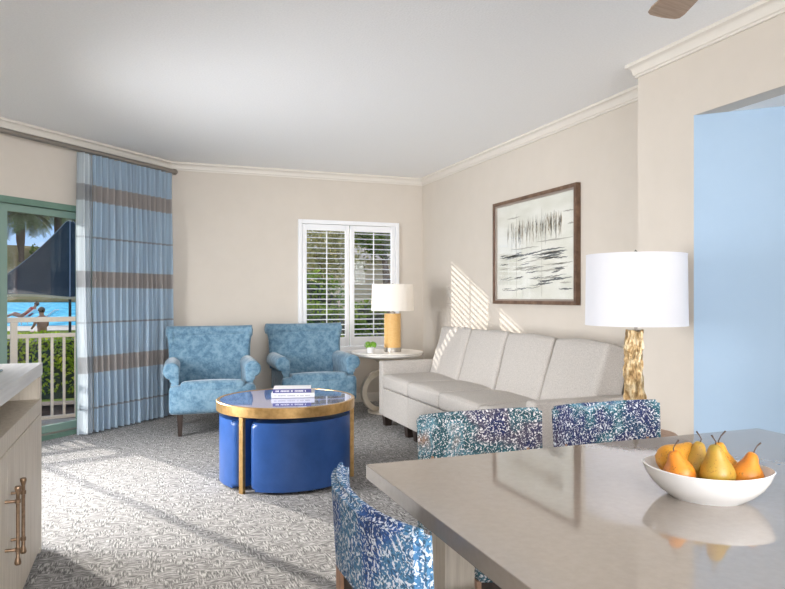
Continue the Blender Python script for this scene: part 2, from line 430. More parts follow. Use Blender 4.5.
sweep('trim_5', crown, (3.10, 3.23), (2.78, 3.23), (0, 1), 1, -1)
sweep('trim_6', crown, (-1.02, -6.0), (-1.02, 3.6), (1, 0), 1, -1)
sweep('trim_7', crown, (-1.6, 3.6), (-1.6, 5.415), (1, 0), 1, t22)
sweep('baseboard_back', base, (.255, 7.27), (3.10, 7.27), (0, -1), t22, 1)
sweep('baseboard_right', base, (3.10, 7.27), (3.10, 3.23), (-1, 0), 1, 0)
sweep('baseboard_right_near', base, (2.78, 3.23), (2.78, 2.80), (-1, 0), -1, 0)
sweep('baseboard_left_angled', base, (-.42, 7.27 - .675), (.255, 7.27), (1, -1), 0, t22)
sweep('baseboard_left_far', base, (-1.6, 3.6), (-1.6, 5.415), (1, 0), 1, t22)

# ---- window with plantation shutters
wr = empty('window_1', (0, 0, 0)); wr['kind'] = 'structure'
bm = nb()
fx0, fx1, fz0, fz1 = 1.60, 2.79, .595, 2.06
box(bm, fx0, fx0 + .045, 7.235, 7.30, fz0, fz1, bev=.004); box(bm, fx1 - .045, fx1, 7.235, 7.30, fz0, fz1, bev=.004)
box(bm, fx0 + .045, fx1 - .045, 7.235, 7.30, fz1 - .045, fz1); box(bm, fx0 + .045, fx1 - .045, 7.235, 7.30, fz0, fz0 + .045)
obj('window_frame', bm, 'shutter', wr)
obj('window_sill', mb((fx0 - .02, fx1 + .02, 7.215, 7.268, fz0 - .03, fz0 - .001), bev=.004), 'shutter', wr)
bm = nb(); box(bm, WX0, WX1, 7.375, 7.381, WZ0, WZ1); obj('glass_pane', bm, 'glass', wr)
for i, (a, b) in enumerate(((1.648, 2.188), (2.200, 2.742))):
    fr = nb(); st = .047
    box(fr, a, a + st, 7.245, 7.275, .645, 2.01, bev=.003); box(fr, b - st, b, 7.245, 7.275, .645, 2.01, bev=.003)
    box(fr, a + st, b - st, 7.246, 7.274, 1.945, 2.01); box(fr, a + st, b - st, 7.246, 7.274, .645, .745)
    sp = obj('shutter_panel', fr, 'shutter', wr)
    lv = nb(); n = 21
    for k in range(n):
        z = .775 + k * (1.92 - .775) / (n - 1)
        mt = Matrix.Translation((0, 7.268, z)) @ Matrix.Rotation(R(4), 4, 'X')
        pr = [(-.031, 0), (-.02, .0035), (0, .005), (.02, .0035), (.031, 0), (.02, -.0035), (0, -.005), (-.02, -.0035)]
        prism(lv, pr, a + st, b - st, mt=mt, axis='x')
    obj('louvers', lv, 'shutter', sp)
    obj('tilt_rod', mb(((a + b) / 2 - .006, (a + b) / 2 + .006, 7.222, 7.234, .76, 1.935), bev=.002), 'shutter', sp)

# ---- sliding balcony door
mtD = Matrix(((D, -D, 0, A0.x), (D, D, 0, A0.y), (0, 0, 1, 0), (0, 0, 0, 1)))   # s along wall, y outwards
dr = empty('door_1', (0, 0, 0)); dr['kind'] = 'structure'
bm = nb()
box(bm, DS0, DS0 + .05, -.01, .13, 0, DZ, mt=mtD); box(bm, DS1 - .05, DS1, -.01, .13, 0, DZ, mt=mtD)
box(bm, DS0 + .05, DS1 - .05, -.01, .13, DZ - .05, DZ, mt=mtD); box(bm, DS0 + .05, DS1 - .05, -.01, .16, .0, .035, mt=mtD)
obj('door_frame', bm, 'green_frame', dr)
mid = S_of(-1.01)
for k, (a, b, y) in enumerate(((DS0 + .05, mid + .03, .085), (mid - .035, DS1 - .05, .035))):
    bm = nb(); w_ = .06
    box(bm, a, a + w_, y, y + .035, .04, DZ - .055, mt=mtD); box(bm, b - w_, b, y, y + .035, .04, DZ - .055, mt=mtD)
    box(bm, a + w_, b - w_, y, y + .035, DZ - .11, DZ - .055, mt=mtD); box(bm, a + w_, b - w_, y, y + .035, .04, .11, mt=mtD)
    pn = obj('door_panel', bm, 'green_light' if k else 'green_frame', dr)
    bm = nb(); box(bm, a + w_ - .005, b - w_ + .005, y + .015, y + .021, .10, DZ - .10, mt=mtD); obj('glass_pane', bm, 'glass', pn)
bm = nb(); box(bm, DS0 + .05, DS1 - .05, .022, .03, .035, .05, mt=mtD); box(bm, DS0 + .05, DS1 - .05, .072, .08, .035, .05, mt=mtD)
obj('door_track', bm, 'steel', dr)

# unseen window added behind the camera to go with the rear fill light
w2 = empty('rear_fill_window', (0, 0, 0)); w2['kind'] = 'structure'
bm = nb()
for b in ((-.76, -.70, -6.1, -5.96, .26, 2.34), (2.46, 2.52, -6.1, -5.96, .26, 2.34), (-.70, 2.46, -6.1, -5.96, 2.28, 2.34), (-.70, 2.46, -6.1, -5.96, .26, .32), (.85, .91, -6.1, -5.98, .32, 2.28)): box(bm, *b)
obj('window_frame', bm, 'shutter', w2)

# ------------------------------------------------------------------ curtain and rod
Lc = math.sqrt(2)
C0 = Vector((-.516, 6.354)); dC = Vector((D, D)); nC = Vector((D, -D))
def curt(s, z, seed=0):
    fold = .036 * math.sin(2 * PI * s / .066 + 1.6 * math.sin(s * 9)) + .009 * math.sin(2 * PI * s / .15 + 1)
    k = .75 + .45 * (1 - z / 2.46)
    fold *= k
    fold += .012 * noise.noise(Vector((s * 6, z * 1.2, 3)))
    flare = (1 - z / 2.46) * .02
    return C0 + dC * (s + .006 * math.sin(z * 3 + s * 5)) + nC * (fold + flare)
def curtain_mesh(s0, s1, n, rows=18):
    bm = nb(); g = []
    for j in range(rows + 1):
        z = .012 + (2.455 - .012) * j / rows; row = []
        for i in range(n + 1):
            s = s0 + (s1 - s0) * i / n; p = curt(s, z)
            row.append(bm.verts.new((p.x, p.y, z)))
        g.append(row)
    for j in range(rows):
        for i in range(n): bm.faces.new((g[j][i], g[j][i + 1], g[j + 1][i + 1], g[j + 1][i]))
    bmesh.ops.solidify(bm, geom=bm.faces[:], thickness=.002)
    return bm
ct = obj('curtain', curtain_mesh(.12, 1.13, 330), 'curtain', smooth=80)
tag(ct, 'floor-length pale blue curtain with taupe bands, drawn to the right of the balcony door', 'curtain')
obj('lining_edge', curtain_mesh(-.03, .118, 50), 'lining', ct, smooth=80)['label'] = 'white translucent leading edge of the curtain'
rr = empty('curtain_rod', (0, 0, 0)); tag(rr, 'long dark metal curtain rod above the balcony door', 'curtain rod')
def cp_(s, off, z): p = C0 + dC * s + nC * off; return (p.x, p.y, z)
bm = nb(); tube(bm, [cp_(-1.4, 0, 2.482), cp_(1.14, 0, 2.482)], .022, 16); obj('rod', bm, 'rod', rr)
bm = nb(); tube(bm, [cp_(1.14, 0, 2.482), cp_(1.16, 0, 2.482), cp_(1.175, 0, 2.482)], [.028, .030, .022], 16); obj('finial', bm, 'rod', rr)
for s in (-1.3, 1.08):
    bm = nb(); tube(bm, [cp_(s, 0, 2.482), cp_(s, -.099, 2.482)], .009, 8); obj('bracket', bm, 'rod', rr)

# ------------------------------------------------------------------ armchairs
def scroll_arm(bm, side):
    cx, cz, r = .345, .560, .073
    pts = [(.285, .22)]
    pts += [(.285, .50)]
    for k in range(0, 15):
        a = R(165 - k * 18.5)
        pts.append((cx + r * math.cos(a), cz + r * math.sin(a)))
    pts += [(.345, .46), (.36, .40), (.365, .22)]
    pts = [(x * side, z) for x, z in pts]
    if side < 0: pts = pts[::-1]
    vs = prism(bm, pts, -.30, .30, bev=.018, seg=3, axis='y')
def armchair(loc, rz, label):
    root = empty('armchair', loc, rz); tag(root, label, 'armchair', 'blue velvet armchairs by the back wall')
    bm = nb(); rbox(bm, (0, -.03, .285), (.365, .330, .095), .035, (0, .0, .0), n=9); rbox(bm, (0, -.312, .3155), (.366, .062, .1245), .045, (0, .012, .0), n=9); obj('seat_base', bm, 'velvet', root, 60)
    bm = nb(); rbox(bm, (0, 0, 0), (.278, .30, .055), .04, (0, .008, .015), n=9, mt=Matrix.Translation((0, -.075, .385)) @ Matrix.Rotation(R(-7), 4, 'X')); obj('seat_cushion', bm, 'velvet', root, 60)
    for s in (-1, 1):
        bm = nb(); scroll_arm(bm, s); obj('arm', bm, 'velvet', root, 50)
    mt = Matrix.Translation((0, .255, .22)) @ Matrix.Rotation(R(-10), 4, 'X')
    # curved back with side wings, swept top roll
    t = nb(); nx, nz = 24, 16; grid = {}
    def bp(u, w, f):
        hw = .350 + .004 * w
        x = u * hw
        y = -.03 * abs(u) ** 3 - (.0 if f else -.10)
        if f: y -= .025 * math.cos(u * PI / 2) * math.sin(w * PI)
        return Vector((x, y, w * .665))
    front = [[t.verts.new(bp(-1 + 2 * i / nx, j / nz, True)) for i in range(nx + 1)] for j in range(nz + 1)]
    back = [[t.verts.new(bp(-1 + 2 * i / nx, j / nz, False)) for i in range(nx + 1)] for j in range(nz + 1)]
    for j in range(nz):
        for i in range(nx):
            t.faces.new((front[j][i], front[j][i + 1], front[j + 1][i + 1], front[j + 1][i]))
            t.faces.new((back[j][i + 1], back[j][i], back[j + 1][i], back[j + 1][i + 1]))
        t.faces.new((back[j][0], front[j][0], front[j + 1][0], back[j + 1][0]))
        t.faces.new((front[j][nx], back[j][nx], back[j + 1][nx], front[j + 1][nx]))
    for i in range(nx):
        t.faces.new((front[0][i + 1], front[0][i], back[0][i], back[0][i + 1]))
        t.faces.new((front[nz][i], front[nz][i + 1], back[nz][i + 1], back[nz][i]))
    sh = [e for e in t.edges if e.is_manifold and e.calc_face_angle(0) > R(60)]
    bmesh.ops.bevel(t, geom=sh, offset=.02, segments=3, affect='EDGES')
    xf(t.verts, mt); obj('backrest', t, 'velvet', root, 60)
    # top roll: rolls backward, ends flare out like ears
    t = nb(); n = 28; pts = []; rad = []
    for i in range(n + 1):
        u = -1 + 2 * i / n
        pts.append(mt @ Vector((u * .402, .035 - .03 * abs(u) ** 3, .662)))
        rad.append(.054)
    tube(t, pts, rad, 20); obj('top_roll', t, 'velvet', root, 50)
    for s in (-1, 1):                                            # outward scroll at each upper corner, fading down the side
        t = nb(); pp = []; rr_ = []
        for k in range(13):
            a = k / 12
            pp.append(mt @ Vector((s * (.350 + .025 * a ** 6), .015 - .02 * a, .25 + a * .435))); rr_.append(.026 + .008 * a + .014 * max(0, a - .7) / .3)
        rr_[-1] = .036
        tube(t, pp, rr_, 16); obj('side_scroll', t, 'velvet', root, 50)
    for sx in (-1, 1):
        for sy in (-1, 1):
            bm = nb(); x = sx * .275; y = sy * .27 - .03
            vs = box(bm, x - .026, x + .026, y - .026, y + .026, 0, .198)
            for v in vs:
                if v.co.z < .1: v.co.x = x + (v.co.x - x) * .62; v.co.y = y + (v.co.y - y) * .62
            obj('leg', bm, 'dark_wood', root, 0)
    return root
armchair((.585, 6.30, 0), R(-3), 'blue velvet rolled-arm armchair beside the curtain, left of the pair')
armchair((1.59, 6.56, 0), R(-1), 'blue velvet rolled-arm armchair in front of the shuttered window, right of the pair')

# ------------------------------------------------------------------ coffee table, ottomans, books
CT = Vector((.895, 4.42)); RT = .455; la = math.atan2(-.29, -.333)
tb = empty('coffee_table', (CT.x, CT.y, 0)); tag(tb, 'round coffee table with brass rim and glossy blue top over four ottomans', 'coffee table')
bm = nb(); lathe(bm, [(RT - .022, .466), (RT - .003, .466), (RT, .469), (RT, .527), (RT - .003, .530), (RT - .022, .530), (RT - .022, .466)], 96, cap=False); obj('rim', bm, 'brass', tb, 40)
bm = nb(); lathe(bm, [(0, .500), (RT - .022, .500), (RT - .022, .528), (0, .528)], 96, cap=False); obj('tabletop', bm, 'lacquer', tb, 30)
for k in range(3):
    a = la + k * 2 * PI / 3; mt = Matrix.Rotation(a, 4, 'Z')
    bm = nb(); box(bm, RT - .030, RT - .004, -.0155, .0155, 0, .468, bev=.002, mt=mt); obj('leg', bm, 'brass', tb, 0)
def ottoman():
    root = empty('ottoman', (0, 0, 0))
    g = .035; Ro = .435; rc = .045
    # outline: rounded quarter sector about the +x+y diagonal
    P = []
    def arc(cx, cy, r, a0, a1, n=8):
        for k in range(n + 1):
            a = R(a0 + (a1 - a0) * k / n); P.append((cx + r * math.cos(a), cy + r * math.sin(a)))
    dd = g + rc; e = math.sqrt((Ro - rc) ** 2 - dd ** 2); th = math.degrees(math.atan2(dd, e)); ap = dd / math.sin(R(60))
    c1 = (e * math.cos(R(120)) + dd * math.cos(R(30)), e * math.sin(R(120)) + dd * math.sin(R(30)))
    arc(ap * math.cos(R(60)), ap * math.sin(R(60)), rc, 210, 270)
    arc(e, dd, rc, 270, 360 + th, 8)
    arc(0, 0, Ro, th, 120 - th, 26)
    arc(c1[0], c1[1], rc, 120 - th, 210, 8)
    Q = []
    for p in P:
        if not Q or (Vector(p) - Vector(Q[-1])).length > 1e-4: Q.append(p)
    if (Vector(Q[0]) - Vector(Q[-1])).length < 1e-4: Q.pop()
    bm = nb(); prism(bm, Q, .018, .435, bev=.034, seg=5)
    obj('cushion_body', bm, 'blue_leather', root, 60)
    # welt around the top edge
    t = nb(); pts = [Vector((x, y, 0)) for x, y in Q]; c = sum(pts, Vector()) / len(pts)
    pts = [c + (p - c) * .975 + Vector((0, 0, .424)) for p in pts]; tube(t, pts + [pts[0]], .004, 6); obj('piping', t, 'blue_leather', root, 60)
    for x, y in ((.09, .13), (.34, .10), (-.07, .34), (.19, .33)):
        t = nb(); lathe(t, [(.016, 0), (.02, .02)], 12, Matrix.Translation((x, y, 0))); obj('foot', t, 'black', root)
    return root
oproto = ottoman()
olab = ['blue leather wedge ottoman at the front right, the widest one facing the dining table', 'blue leather wedge ottoman tucked at the back of the coffee table by the armchairs', 'blue leather wedge ottoman at the left, lit by the balcony door']
for k in range(3):
    o = oproto if k == 0 else copy_tree(oproto)
    o.location = (CT.x, CT.y, 0); o.rotation_euler = (0, 0, la + k * 2 * PI / 3)
    tag(o, olab[k], 'ottoman', 'wedge ottomans under the coffee table')
def book(z, h, w, d, cover, label, loc, rz, navy):
    root = empty('book', (loc[0], loc[1], z), rz); tag(root, label, 'book', 'books on the coffee table')
    bm = nb(); box(bm, -w / 2, w / 2, -d / 2, d / 2, 0, .003); box(bm, -w / 2, w / 2, -d / 2, d / 2, h - .003, h)
    box(bm, -w / 2, w / 2, -d / 2, -d / 2 + .004, .003, h - .003); obj('cover', bm, cover, root, 0)
    bm = nb(); box(bm, -w / 2 + .005, w / 2 - .005, -d / 2 + .004, d / 2 - .005, .003, h - .003); obj('pages', bm, 'paper', root, 0)
    bm = nb(); x = -w / 2 + .02; rnd = random.Random(int(z * 1000))
    while x < w / 2 - .03:
        l = rnd.uniform(.003, .006); hh = .30 if navy else .22
        box(bm, x, x + l, -d / 2 - .0008, -d / 2, h * (.5 - hh / 1.6), h * (.5 + hh / 1.6)); x += l + (.0025 if rnd.random() < .8 else .012)
    obj('spine_lettering', bm, 'book_white' if navy else 'silver', root, 0)
    if navy:
        bm = nb(); box(bm, -w / 2 + .002, w / 2 - .002, -d / 2 + .006, d / 2 - .002, h, h + .001); obj('dust_jacket_top', bm, 'book_white', root, 0)
book(.530, .030, .285, .20, 'book_white', 'white hardback lying lowest in the stack on the coffee table', (.955, 4.475), R(-14), False)
book(.560, .026, .255, .185, 'book_navy', 'white-topped book with navy spine lying on the white book', (.950, 4.485), R(-14), True)

# ------------------------------------------------------------------ sofa
so = empty('sofa', (0, 0, 0)); tag(so, 'long light grey linen sofa with four back cushions against the right wall', 'sofa')
ys = [5.83, 5.205, 4.575, 3.945, 3.365]
SX = 2.08
for i in range(4):
    y1, y0 = ys[i], ys[i + 1]; c = (y0 + y1) / 2; h = (y1 - y0) / 2
    bm = nb(); rbox(bm, (SX + .30, c, .418), (.305, h - .002, .064), .030, (.006, .0, .016), n=10, wob=.004, seed=i); obj('seat_cushion', bm, 'sofa', so, 60)
    mt = Matrix.Translation((2.70, c, .665)) @ Matrix.Rotation(R(17), 4, 'Y')
    bm = nb(); rbox(bm, (0, 0, 0), (.095, h - .003, .245), .028, (.018, .0, .010), n=11, mt=mt, wob=.012, seed=i * 3); obj('back_cushion', bm, 'sofa', so, 60)
    bm = nb(); box(bm, SX + .004, 2.94, y0 + .002, y1 - .002, .095, .352, bev=.008); obj('base_panel', bm, 'sofa', so, 0)
bm = nb(); box(bm, 2.86, 3.075, 3.26, 5.925, .10, .80, bev=.03, seg=3); obj('back_frame', bm, 'sofa', so, 40)
for a, b in ((5.835, 5.935), (3.255, 3.358)):
    bm = nb(); box(bm, SX, 3.0, a, b, .095, .600, bev=.016, seg=3); obj('arm', bm, 'sofa', so, 40)
for y in (5.86, 5.30, 5.11, 3.95, 3.33):
    for x in (SX + .06, 2.98):
        bm = nb(); vs = box(bm, x - .04, x + .04, y - .04, y + .04, 0, .096)
        for v in vs:
            if v.co.z < .05: v.co.x = x + (v.co.x - x) * .75; v.co.y = y + (v.co.y - y) * .75
        obj('leg', bm, 'dark_wood', so, 0)

# ------------------------------------------------------------------ round side table, lamp, plant
TX, TY = 2.385, 6.54
st = empty('side_table', (TX, TY, 0)); tag(st, 'round cream side table with curved scroll legs in the corner', 'side table')
bm = nb(); lathe(bm, [(0, .585), (.33, .585), (.352, .592), (.362, .602), (.362, .612), (.372, .616), (.376, .624), (.372, .632), (0, .632)], 64, cap=False); obj('tabletop', bm, 'marble_top', st, 40)
bm = nb(); lathe(bm, [(0, .40), (.045, .40), (.05, .43), (.04, .46), (.055, .49), (.13, .54), (.20, .575), (.20, .585), (0, .585)], 32, cap=False); obj('pedestal', bm, 'cream_wood', st, 50)
for k in range(3):
    a = R(188 + 120 * k); bm = nb(); pts = []
    for q in range(15):
        t = R(72 + q * 13.2); pts.append(Vector((.135 + -.18 * 0 + .0, 0, 0)) + Vector((.035 - .185 * math.cos(t) * 1.0, 0, .225 + .19 * math.sin(t))))
    # C-scroll: from the column out and down to the foot
    pts = []
    for q in range(17):
        t = R(95 - q * 11.5)
        pts.append(Vector((.06 + .215 * math.cos(t), 0, .225 + .195 * math.sin(t))))
    tube(bm, pts, .02, flat=(.028, .026))
    xf(bm.verts, Matrix.Rotation(a, 4, 'Z')); obj('leg', bm, 'cream_wood', st, 30)
bm = nb(); lathe(bm, [(0, 0), (.20, 0), (.205, .02), (.12, .035), (.04, .05), (.03, .12), (.035, .40), (0, .40)], 32, cap=False); obj('base', bm, 'cream_wood', st, 40)

def drum(r0, r1, z0, z1, n=64):
    bm = nb(); lathe(bm, [(r0, z0), (r1, z1), (r1 - .004, z1), (r0 - .004, z0), (r0, z0)], n, cap=False); return bm
def hoop(r, z):
    bm = nb(); lathe(bm, [(r + .001, z - .004), (r + .001, z + .004), (r - .005, z + .004), (r - .005, z - .004), (r + .001, z - .004)], 64, cap=False); return bm
lp = empty('table_lamp', (2.43, 6.50, .632)); tag(lp, 'amber cylinder table lamp with cream shade on the round side table', 'lamp')
bm = nb(); lathe(bm, [(0, 0), (.092, 0), (.092, .045), (0, .045)], 40, cap=False); obj('base', bm, 'steel', lp)
bm = nb(); lathe(bm, [(0, .045), (.086, .045), (.086, .395), (0, .395)], 40, cap=False); obj('body', bm, 'amber', lp)
bm = nb(); lathe(bm, [(.03, .395), (.03, .41), (.012, .415), (.012, .70), (.018, .705), (0, .712)], 20); obj('stem', bm, 'steel', lp)
sh = obj('lamp_shade', drum(.222, .212, .425, .700), 'cream_shade', lp); 
bm = nb()
for k in range(3):
    a = k * 2 * PI / 3; tube(bm, [(0, 0, .693), (.21 * math.cos(a), .21 * math.sin(a), .693)], .003, 6)
obj('spider', bm, 'steel', sh)
pt = empty('potted_plant', (2.155, 6.40, .632)); tag(pt, 'small green plant in a white pot on the round side table', 'plant')
bm = nb(); lathe(bm, [(0, 0), (.032, 0), (.042, .055), (.044, .06), (.038, .06), (.036, .05), (0, .05)], 24, cap=False); obj('pot', bm, 'white_ceramic', pt)
bm = nb(); rnd = random.Random(3)
for sx in (-.025, .025):
    for k in range(90):
        d = Vector((rnd.gauss(0, 1), rnd.gauss(0, 1), rnd.gauss(.2, 1))).normalized(); p = Vector((sx, 0, .080)) + d * .033
        u = d.orthogonal().normalized(); w = d.cross(u); s = .012
        bm.faces.new([bm.verts.new(p + u * s), bm.verts.new(p + w * s * .6 + d * .006), bm.verts.new(p - u * s), bm.verts.new(p - w * s * .6)])
obj('foliage', bm, 'plant', pt, 0)

# ------------------------------------------------------------------ end table with gilded trunk lamp
EX, EY = 2.375, 2.775
et = empty('end_table', (EX, EY, 0)); tag(et, 'small dark wood end table beside the sofa under the trunk lamp', 'end table')
bm = nb(); lathe(bm, [(0, .47), (.20, .47), (.205, .475), (.205, .495), (.20, .50), (0, .50)], 40, cap=False); obj('tabletop', bm, 'walnut', et)
for k in range(4):
    a = PI / 4 + k * PI / 2; bm = nb(); tube(bm, [(.15 * math.cos(a), .15 * math.sin(a), .47), (.18 * math.cos(a), .18 * math.sin(a), 0)], [.018, .012], 10); obj('leg', bm, 'walnut', et)
tl = empty('table_lamp', (EX, EY, .50)); tag(tl, 'gilded tree-trunk lamp with large white drum shade beside the sofa', 'lamp')
bm = nb(); n = 40; rings = []
for j in range(61):
    z = .53 * j / 60; ring = []
    ox = .010 * math.sin(z * 11 + .5) - .012 * (z / .53); oy = .006 * math.sin(z * 9)
    for k in range(n):
        a = 2 * PI * k / n; v = Vector((math.cos(a) * 2.2, math.sin(a) * 2.2, z * 9))
        r = .053 + .014 * noise.noise(v) + .011 * noise.noise(v * 2.7 + Vector((5, 1, 2))) + .004 * noise.noise(v * 6)
        r -= .014 * (z / .53); r += .008 * math.exp(-z / .05)
        ring.append(bm.verts.new((ox + r * math.cos(a), oy + r * math.sin(a), z + (.012 * noise.noise(Vector((a, 3, 1))) if j == 60 else 0))))
    rings.append(ring)
for a, b in zip(rings, rings[1:]):
    for k in range(n): bm.faces.new((a[k], a[(k + 1) % n], b[(k + 1) % n], b[k]))
bm.faces.new(rings[0][::-1]); bm.faces.new(rings[-1]); obj('trunk_base', bm, 'bark_gold', tl, 25)
bm = nb(); lathe(bm, [(.008, .52), (.008, .55), (.014, .552), (.014, .575), (.006, .58), (.006, .92), (.012, .93), (0, .945)], 16); obj('stem', bm, 'rod', tl)
sh = obj('lamp_shade', drum(.251, .246, .555, .918, 96), 'white_shade', tl)
obj('trim_ring', hoop(.251, .559), 'white_shade', sh); obj('trim_ring', hoop(.246, .914), 'white_shade', sh)
bm = nb()
for k in range(3):
    a = k * 2 * PI / 3 + .4; tube(bm, [(0, 0, .905), (.244 * math.cos(a), .244 * math.sin(a), .905)], .003, 6)
obj('spider', bm, 'rod', sh)

# ------------------------------------------------------------------ framed picture
pc = empty('framed_picture', (3.10, 4.865, 1.602)); tag(pc, 'large framed abstract lake and reeds print on the right wall', 'picture')
hw, hh = .642, .465
# local: y along wall, z up, -x into room
bm = nb(); fp = [(0, 0), (0, .040), (-.004, .045), (-.012, .045)]
def frame_ring(bm, o, i, x0, x1):
    for (a, b, c, d) in ((-o[0], -i[0], -o[1], o[1]), (i[0], o[0], -o[1], o[1]), (-i[0], i[0], i[1], o[1]), (-i[0], i[0], -o[1], -i[1])):
        box(bm, x0, x1, a, b, c, d)
frame_ring(bm, (hw, hh), (hw - .030, hh - .030), -.042, -.001); obj('frame', bm, 'walnut', pc, 0)
M['frame_dark'] = mat('dark_frame', (.06, .035, .025), .3); M['frame_silver'] = mat('silver_fillet', (.42, .36, .32), .3, .6)
pc_children_frame = bpy.data.objects[[o.name for o in bpy.data.objects if o.parent == pc][0]]
pc_children_frame.data.materials[0] = noisy('bronze_frame', (.13, .075, .05), (.24, .15, .10), 14, .3, .4)
bm = nb(); frame_ring(bm, (hw - .030, hh - .030), (hw - .045, hh - .045), -.034, -.001); obj('inner_fillet', bm, 'frame_silver', pc, 0)
m = mat('print_paper', (.76, .755, .68), .8)
f = noise_tex(m, coords(m, scale=(1, 1, 2.5)), 3, 4)
setcol(m, ramp(m, f, [(.35, (.70, .70, .62)), (.6, (.80, .80, .74))])); M['print'] = m
bm = nb(); box(bm, -.016, -.002, -hw + .04, hw - .04, -hh + .04, hh - .04); art = obj('print', bm, 'print', pc, 0)
M['ink_tan'] = mat('tan_ink', (.28, .21, .12), .8); M['ink_grey'] = mat('grey_ink', (.10, .115, .125), .8); M['ink_pale'] = mat('pale_ink', (.42, .41, .36), .8)
rnd = random.Random(11)
def stroke(bm, pts, w):                                          # brush stroke in the print plane, tapering
    a = []; b = []; n = len(pts)
    for i, (y, z) in enumerate(pts):
        t = i / (n - 1); ww = w * math.sin(PI * (.06 + .88 * t)) * rnd.uniform(.7, 1.2)
        q = pts[min(i + 1, n - 1)]; p = pts[max(i - 1, 0)]; dy, dz = q[0] - p[0], q[1] - p[1]; l = math.hypot(dy, dz) or 1
        a.append(bm.verts.new((-.0164, y - dz / l * ww, z + dy / l * ww))); b.append(bm.verts.new((-.0164, y + dz / l * ww, z - dy / l * ww)))
    for i in range(n - 1): bm.faces.new((a[i], a[i + 1], b[i + 1], b[i]))
bmt, bmg, bmp = nb(), nb(), nb()
for k in range(120):                                              # reeds in the upper part; +y is the far (left) side
    y = .42 - .84 * rnd.random(); top = .235 + .06 * (.5 - y) * .6 + rnd.uniform(-.05, .035); ln = rnd.uniform(.06, .20)
    stroke(rnd.choice((bmt, bmt, bmg, bmp)), [(y + rnd.uniform(-.006, .006), top - ln * i / 6) for i in range(7)], rnd.uniform(.0015, .005))
for k in range(64):                                              # dark ripples below, heavier to the right
    z = -.01 - .33 * (rnd.random() ** 1.1); ln = rnd.uniform(.10, .40); y0 = rnd.uniform(-.57, -.30) if rnd.random() < .5 else rnd.uniform(-.4, .45)
    y1 = min(.55, y0 + ln); sl = rnd.uniform(-.012, .010) - .03 * (y1 - y0)
    stroke(bmg if rnd.random() < .75 else bmp, [(y0 + (y1 - y0) * i / 14, z + sl * i / 14 + rnd.uniform(-.0035, .0035)) for i in range(15)], rnd.uniform(.002, .008))
for z, y0, y1 in ((.30, .2, .42), (.27, -.58, -.44), (.17, -.59, -.5), (.06, -.57, -.05), (.02, -.1, .35)):
    stroke(bmp, [(y0 + (y1 - y0) * i / 10, z + rnd.uniform(-.004, .004)) for i in range(11)], .006)
for nm, b, mm in (('reed_strokes', bmt, 'ink_tan'), ('ripple_strokes', bmg, 'ink_grey'), ('pale_strokes', bmp, 'ink_pale')): obj(nm, b, mm, art, 0)
for y in (.26, -.14):
    bm = nb(); box(bm, -.0166, -.016, y - .002, y + .002, -.40, .33); obj('panel_line', bm, 'ink_pale', art, 0)
bm = nb(); box(bm, -.0225, -.020, -hw + .044, hw - .044, -hh + .044, hh - .044); obj('glass', bm, 'glass', pc, 0)

# ------------------------------------------------------------------ dining table, bowl, pears
dt = empty('dining_table', (1.23, .95, 0)); tag(dt, 'large dining table with glossy taupe stone top', 'dining table')
TX0, TX1, TY0, TY1 = -.682, .70, -.70, .715
bm = nb(); box(bm, TX0, TX1, TY0, TY1, .722, .760, bev=.002); obj('tabletop', bm, 'quartz', dt, 0)
bm = nb(); box(bm, TX0 + .22, TX1 - .22, TY0 + .22, TY1 - .22, .67, .722); obj('apron', bm, 'oak', dt, 0)
for sx in (-1, 1):
    for sy in (-1, 1):
        x0 = sx * .485; y0 = sy * .60; bm = nb(); box(bm, x0 - .042, x0 + .042, y0 - .042, y0 + .042, 0, .722, bev=.003); obj('leg', bm, 'oak', dt, 0)
BX, BY = 1.160, 1.130; brz = R(-44)
bw = empty('fruit_bowl', (BX, BY, .760), brz)
tag(bw, 'white oval ceramic bowl of pears on the dining table', 'bowl')
bm = nb()
prof = [(0, .004), (.072, .004), (.074, 0), (.080, 0), (.084, .004), (.103, .015), (.120, .031), (.132, .048), (.139, .064), (.1365, .0655), (.129, .050), (.115, .032), (.096, .017), (.06, .009), (0, .008)]
lathe(bm, [(q * .962, z) for q, z in prof], 72, cap=False)
for v in bm.verts:
    k = v.co.x / .14
    v.co.y *= .80 * (1 - .16 * abs(k) ** 4); v.co.z += .006 * abs(k) ** 2 * (v.co.z / .07)
obj('bowl_body', bm, 'white_ceramic', bw, 50)
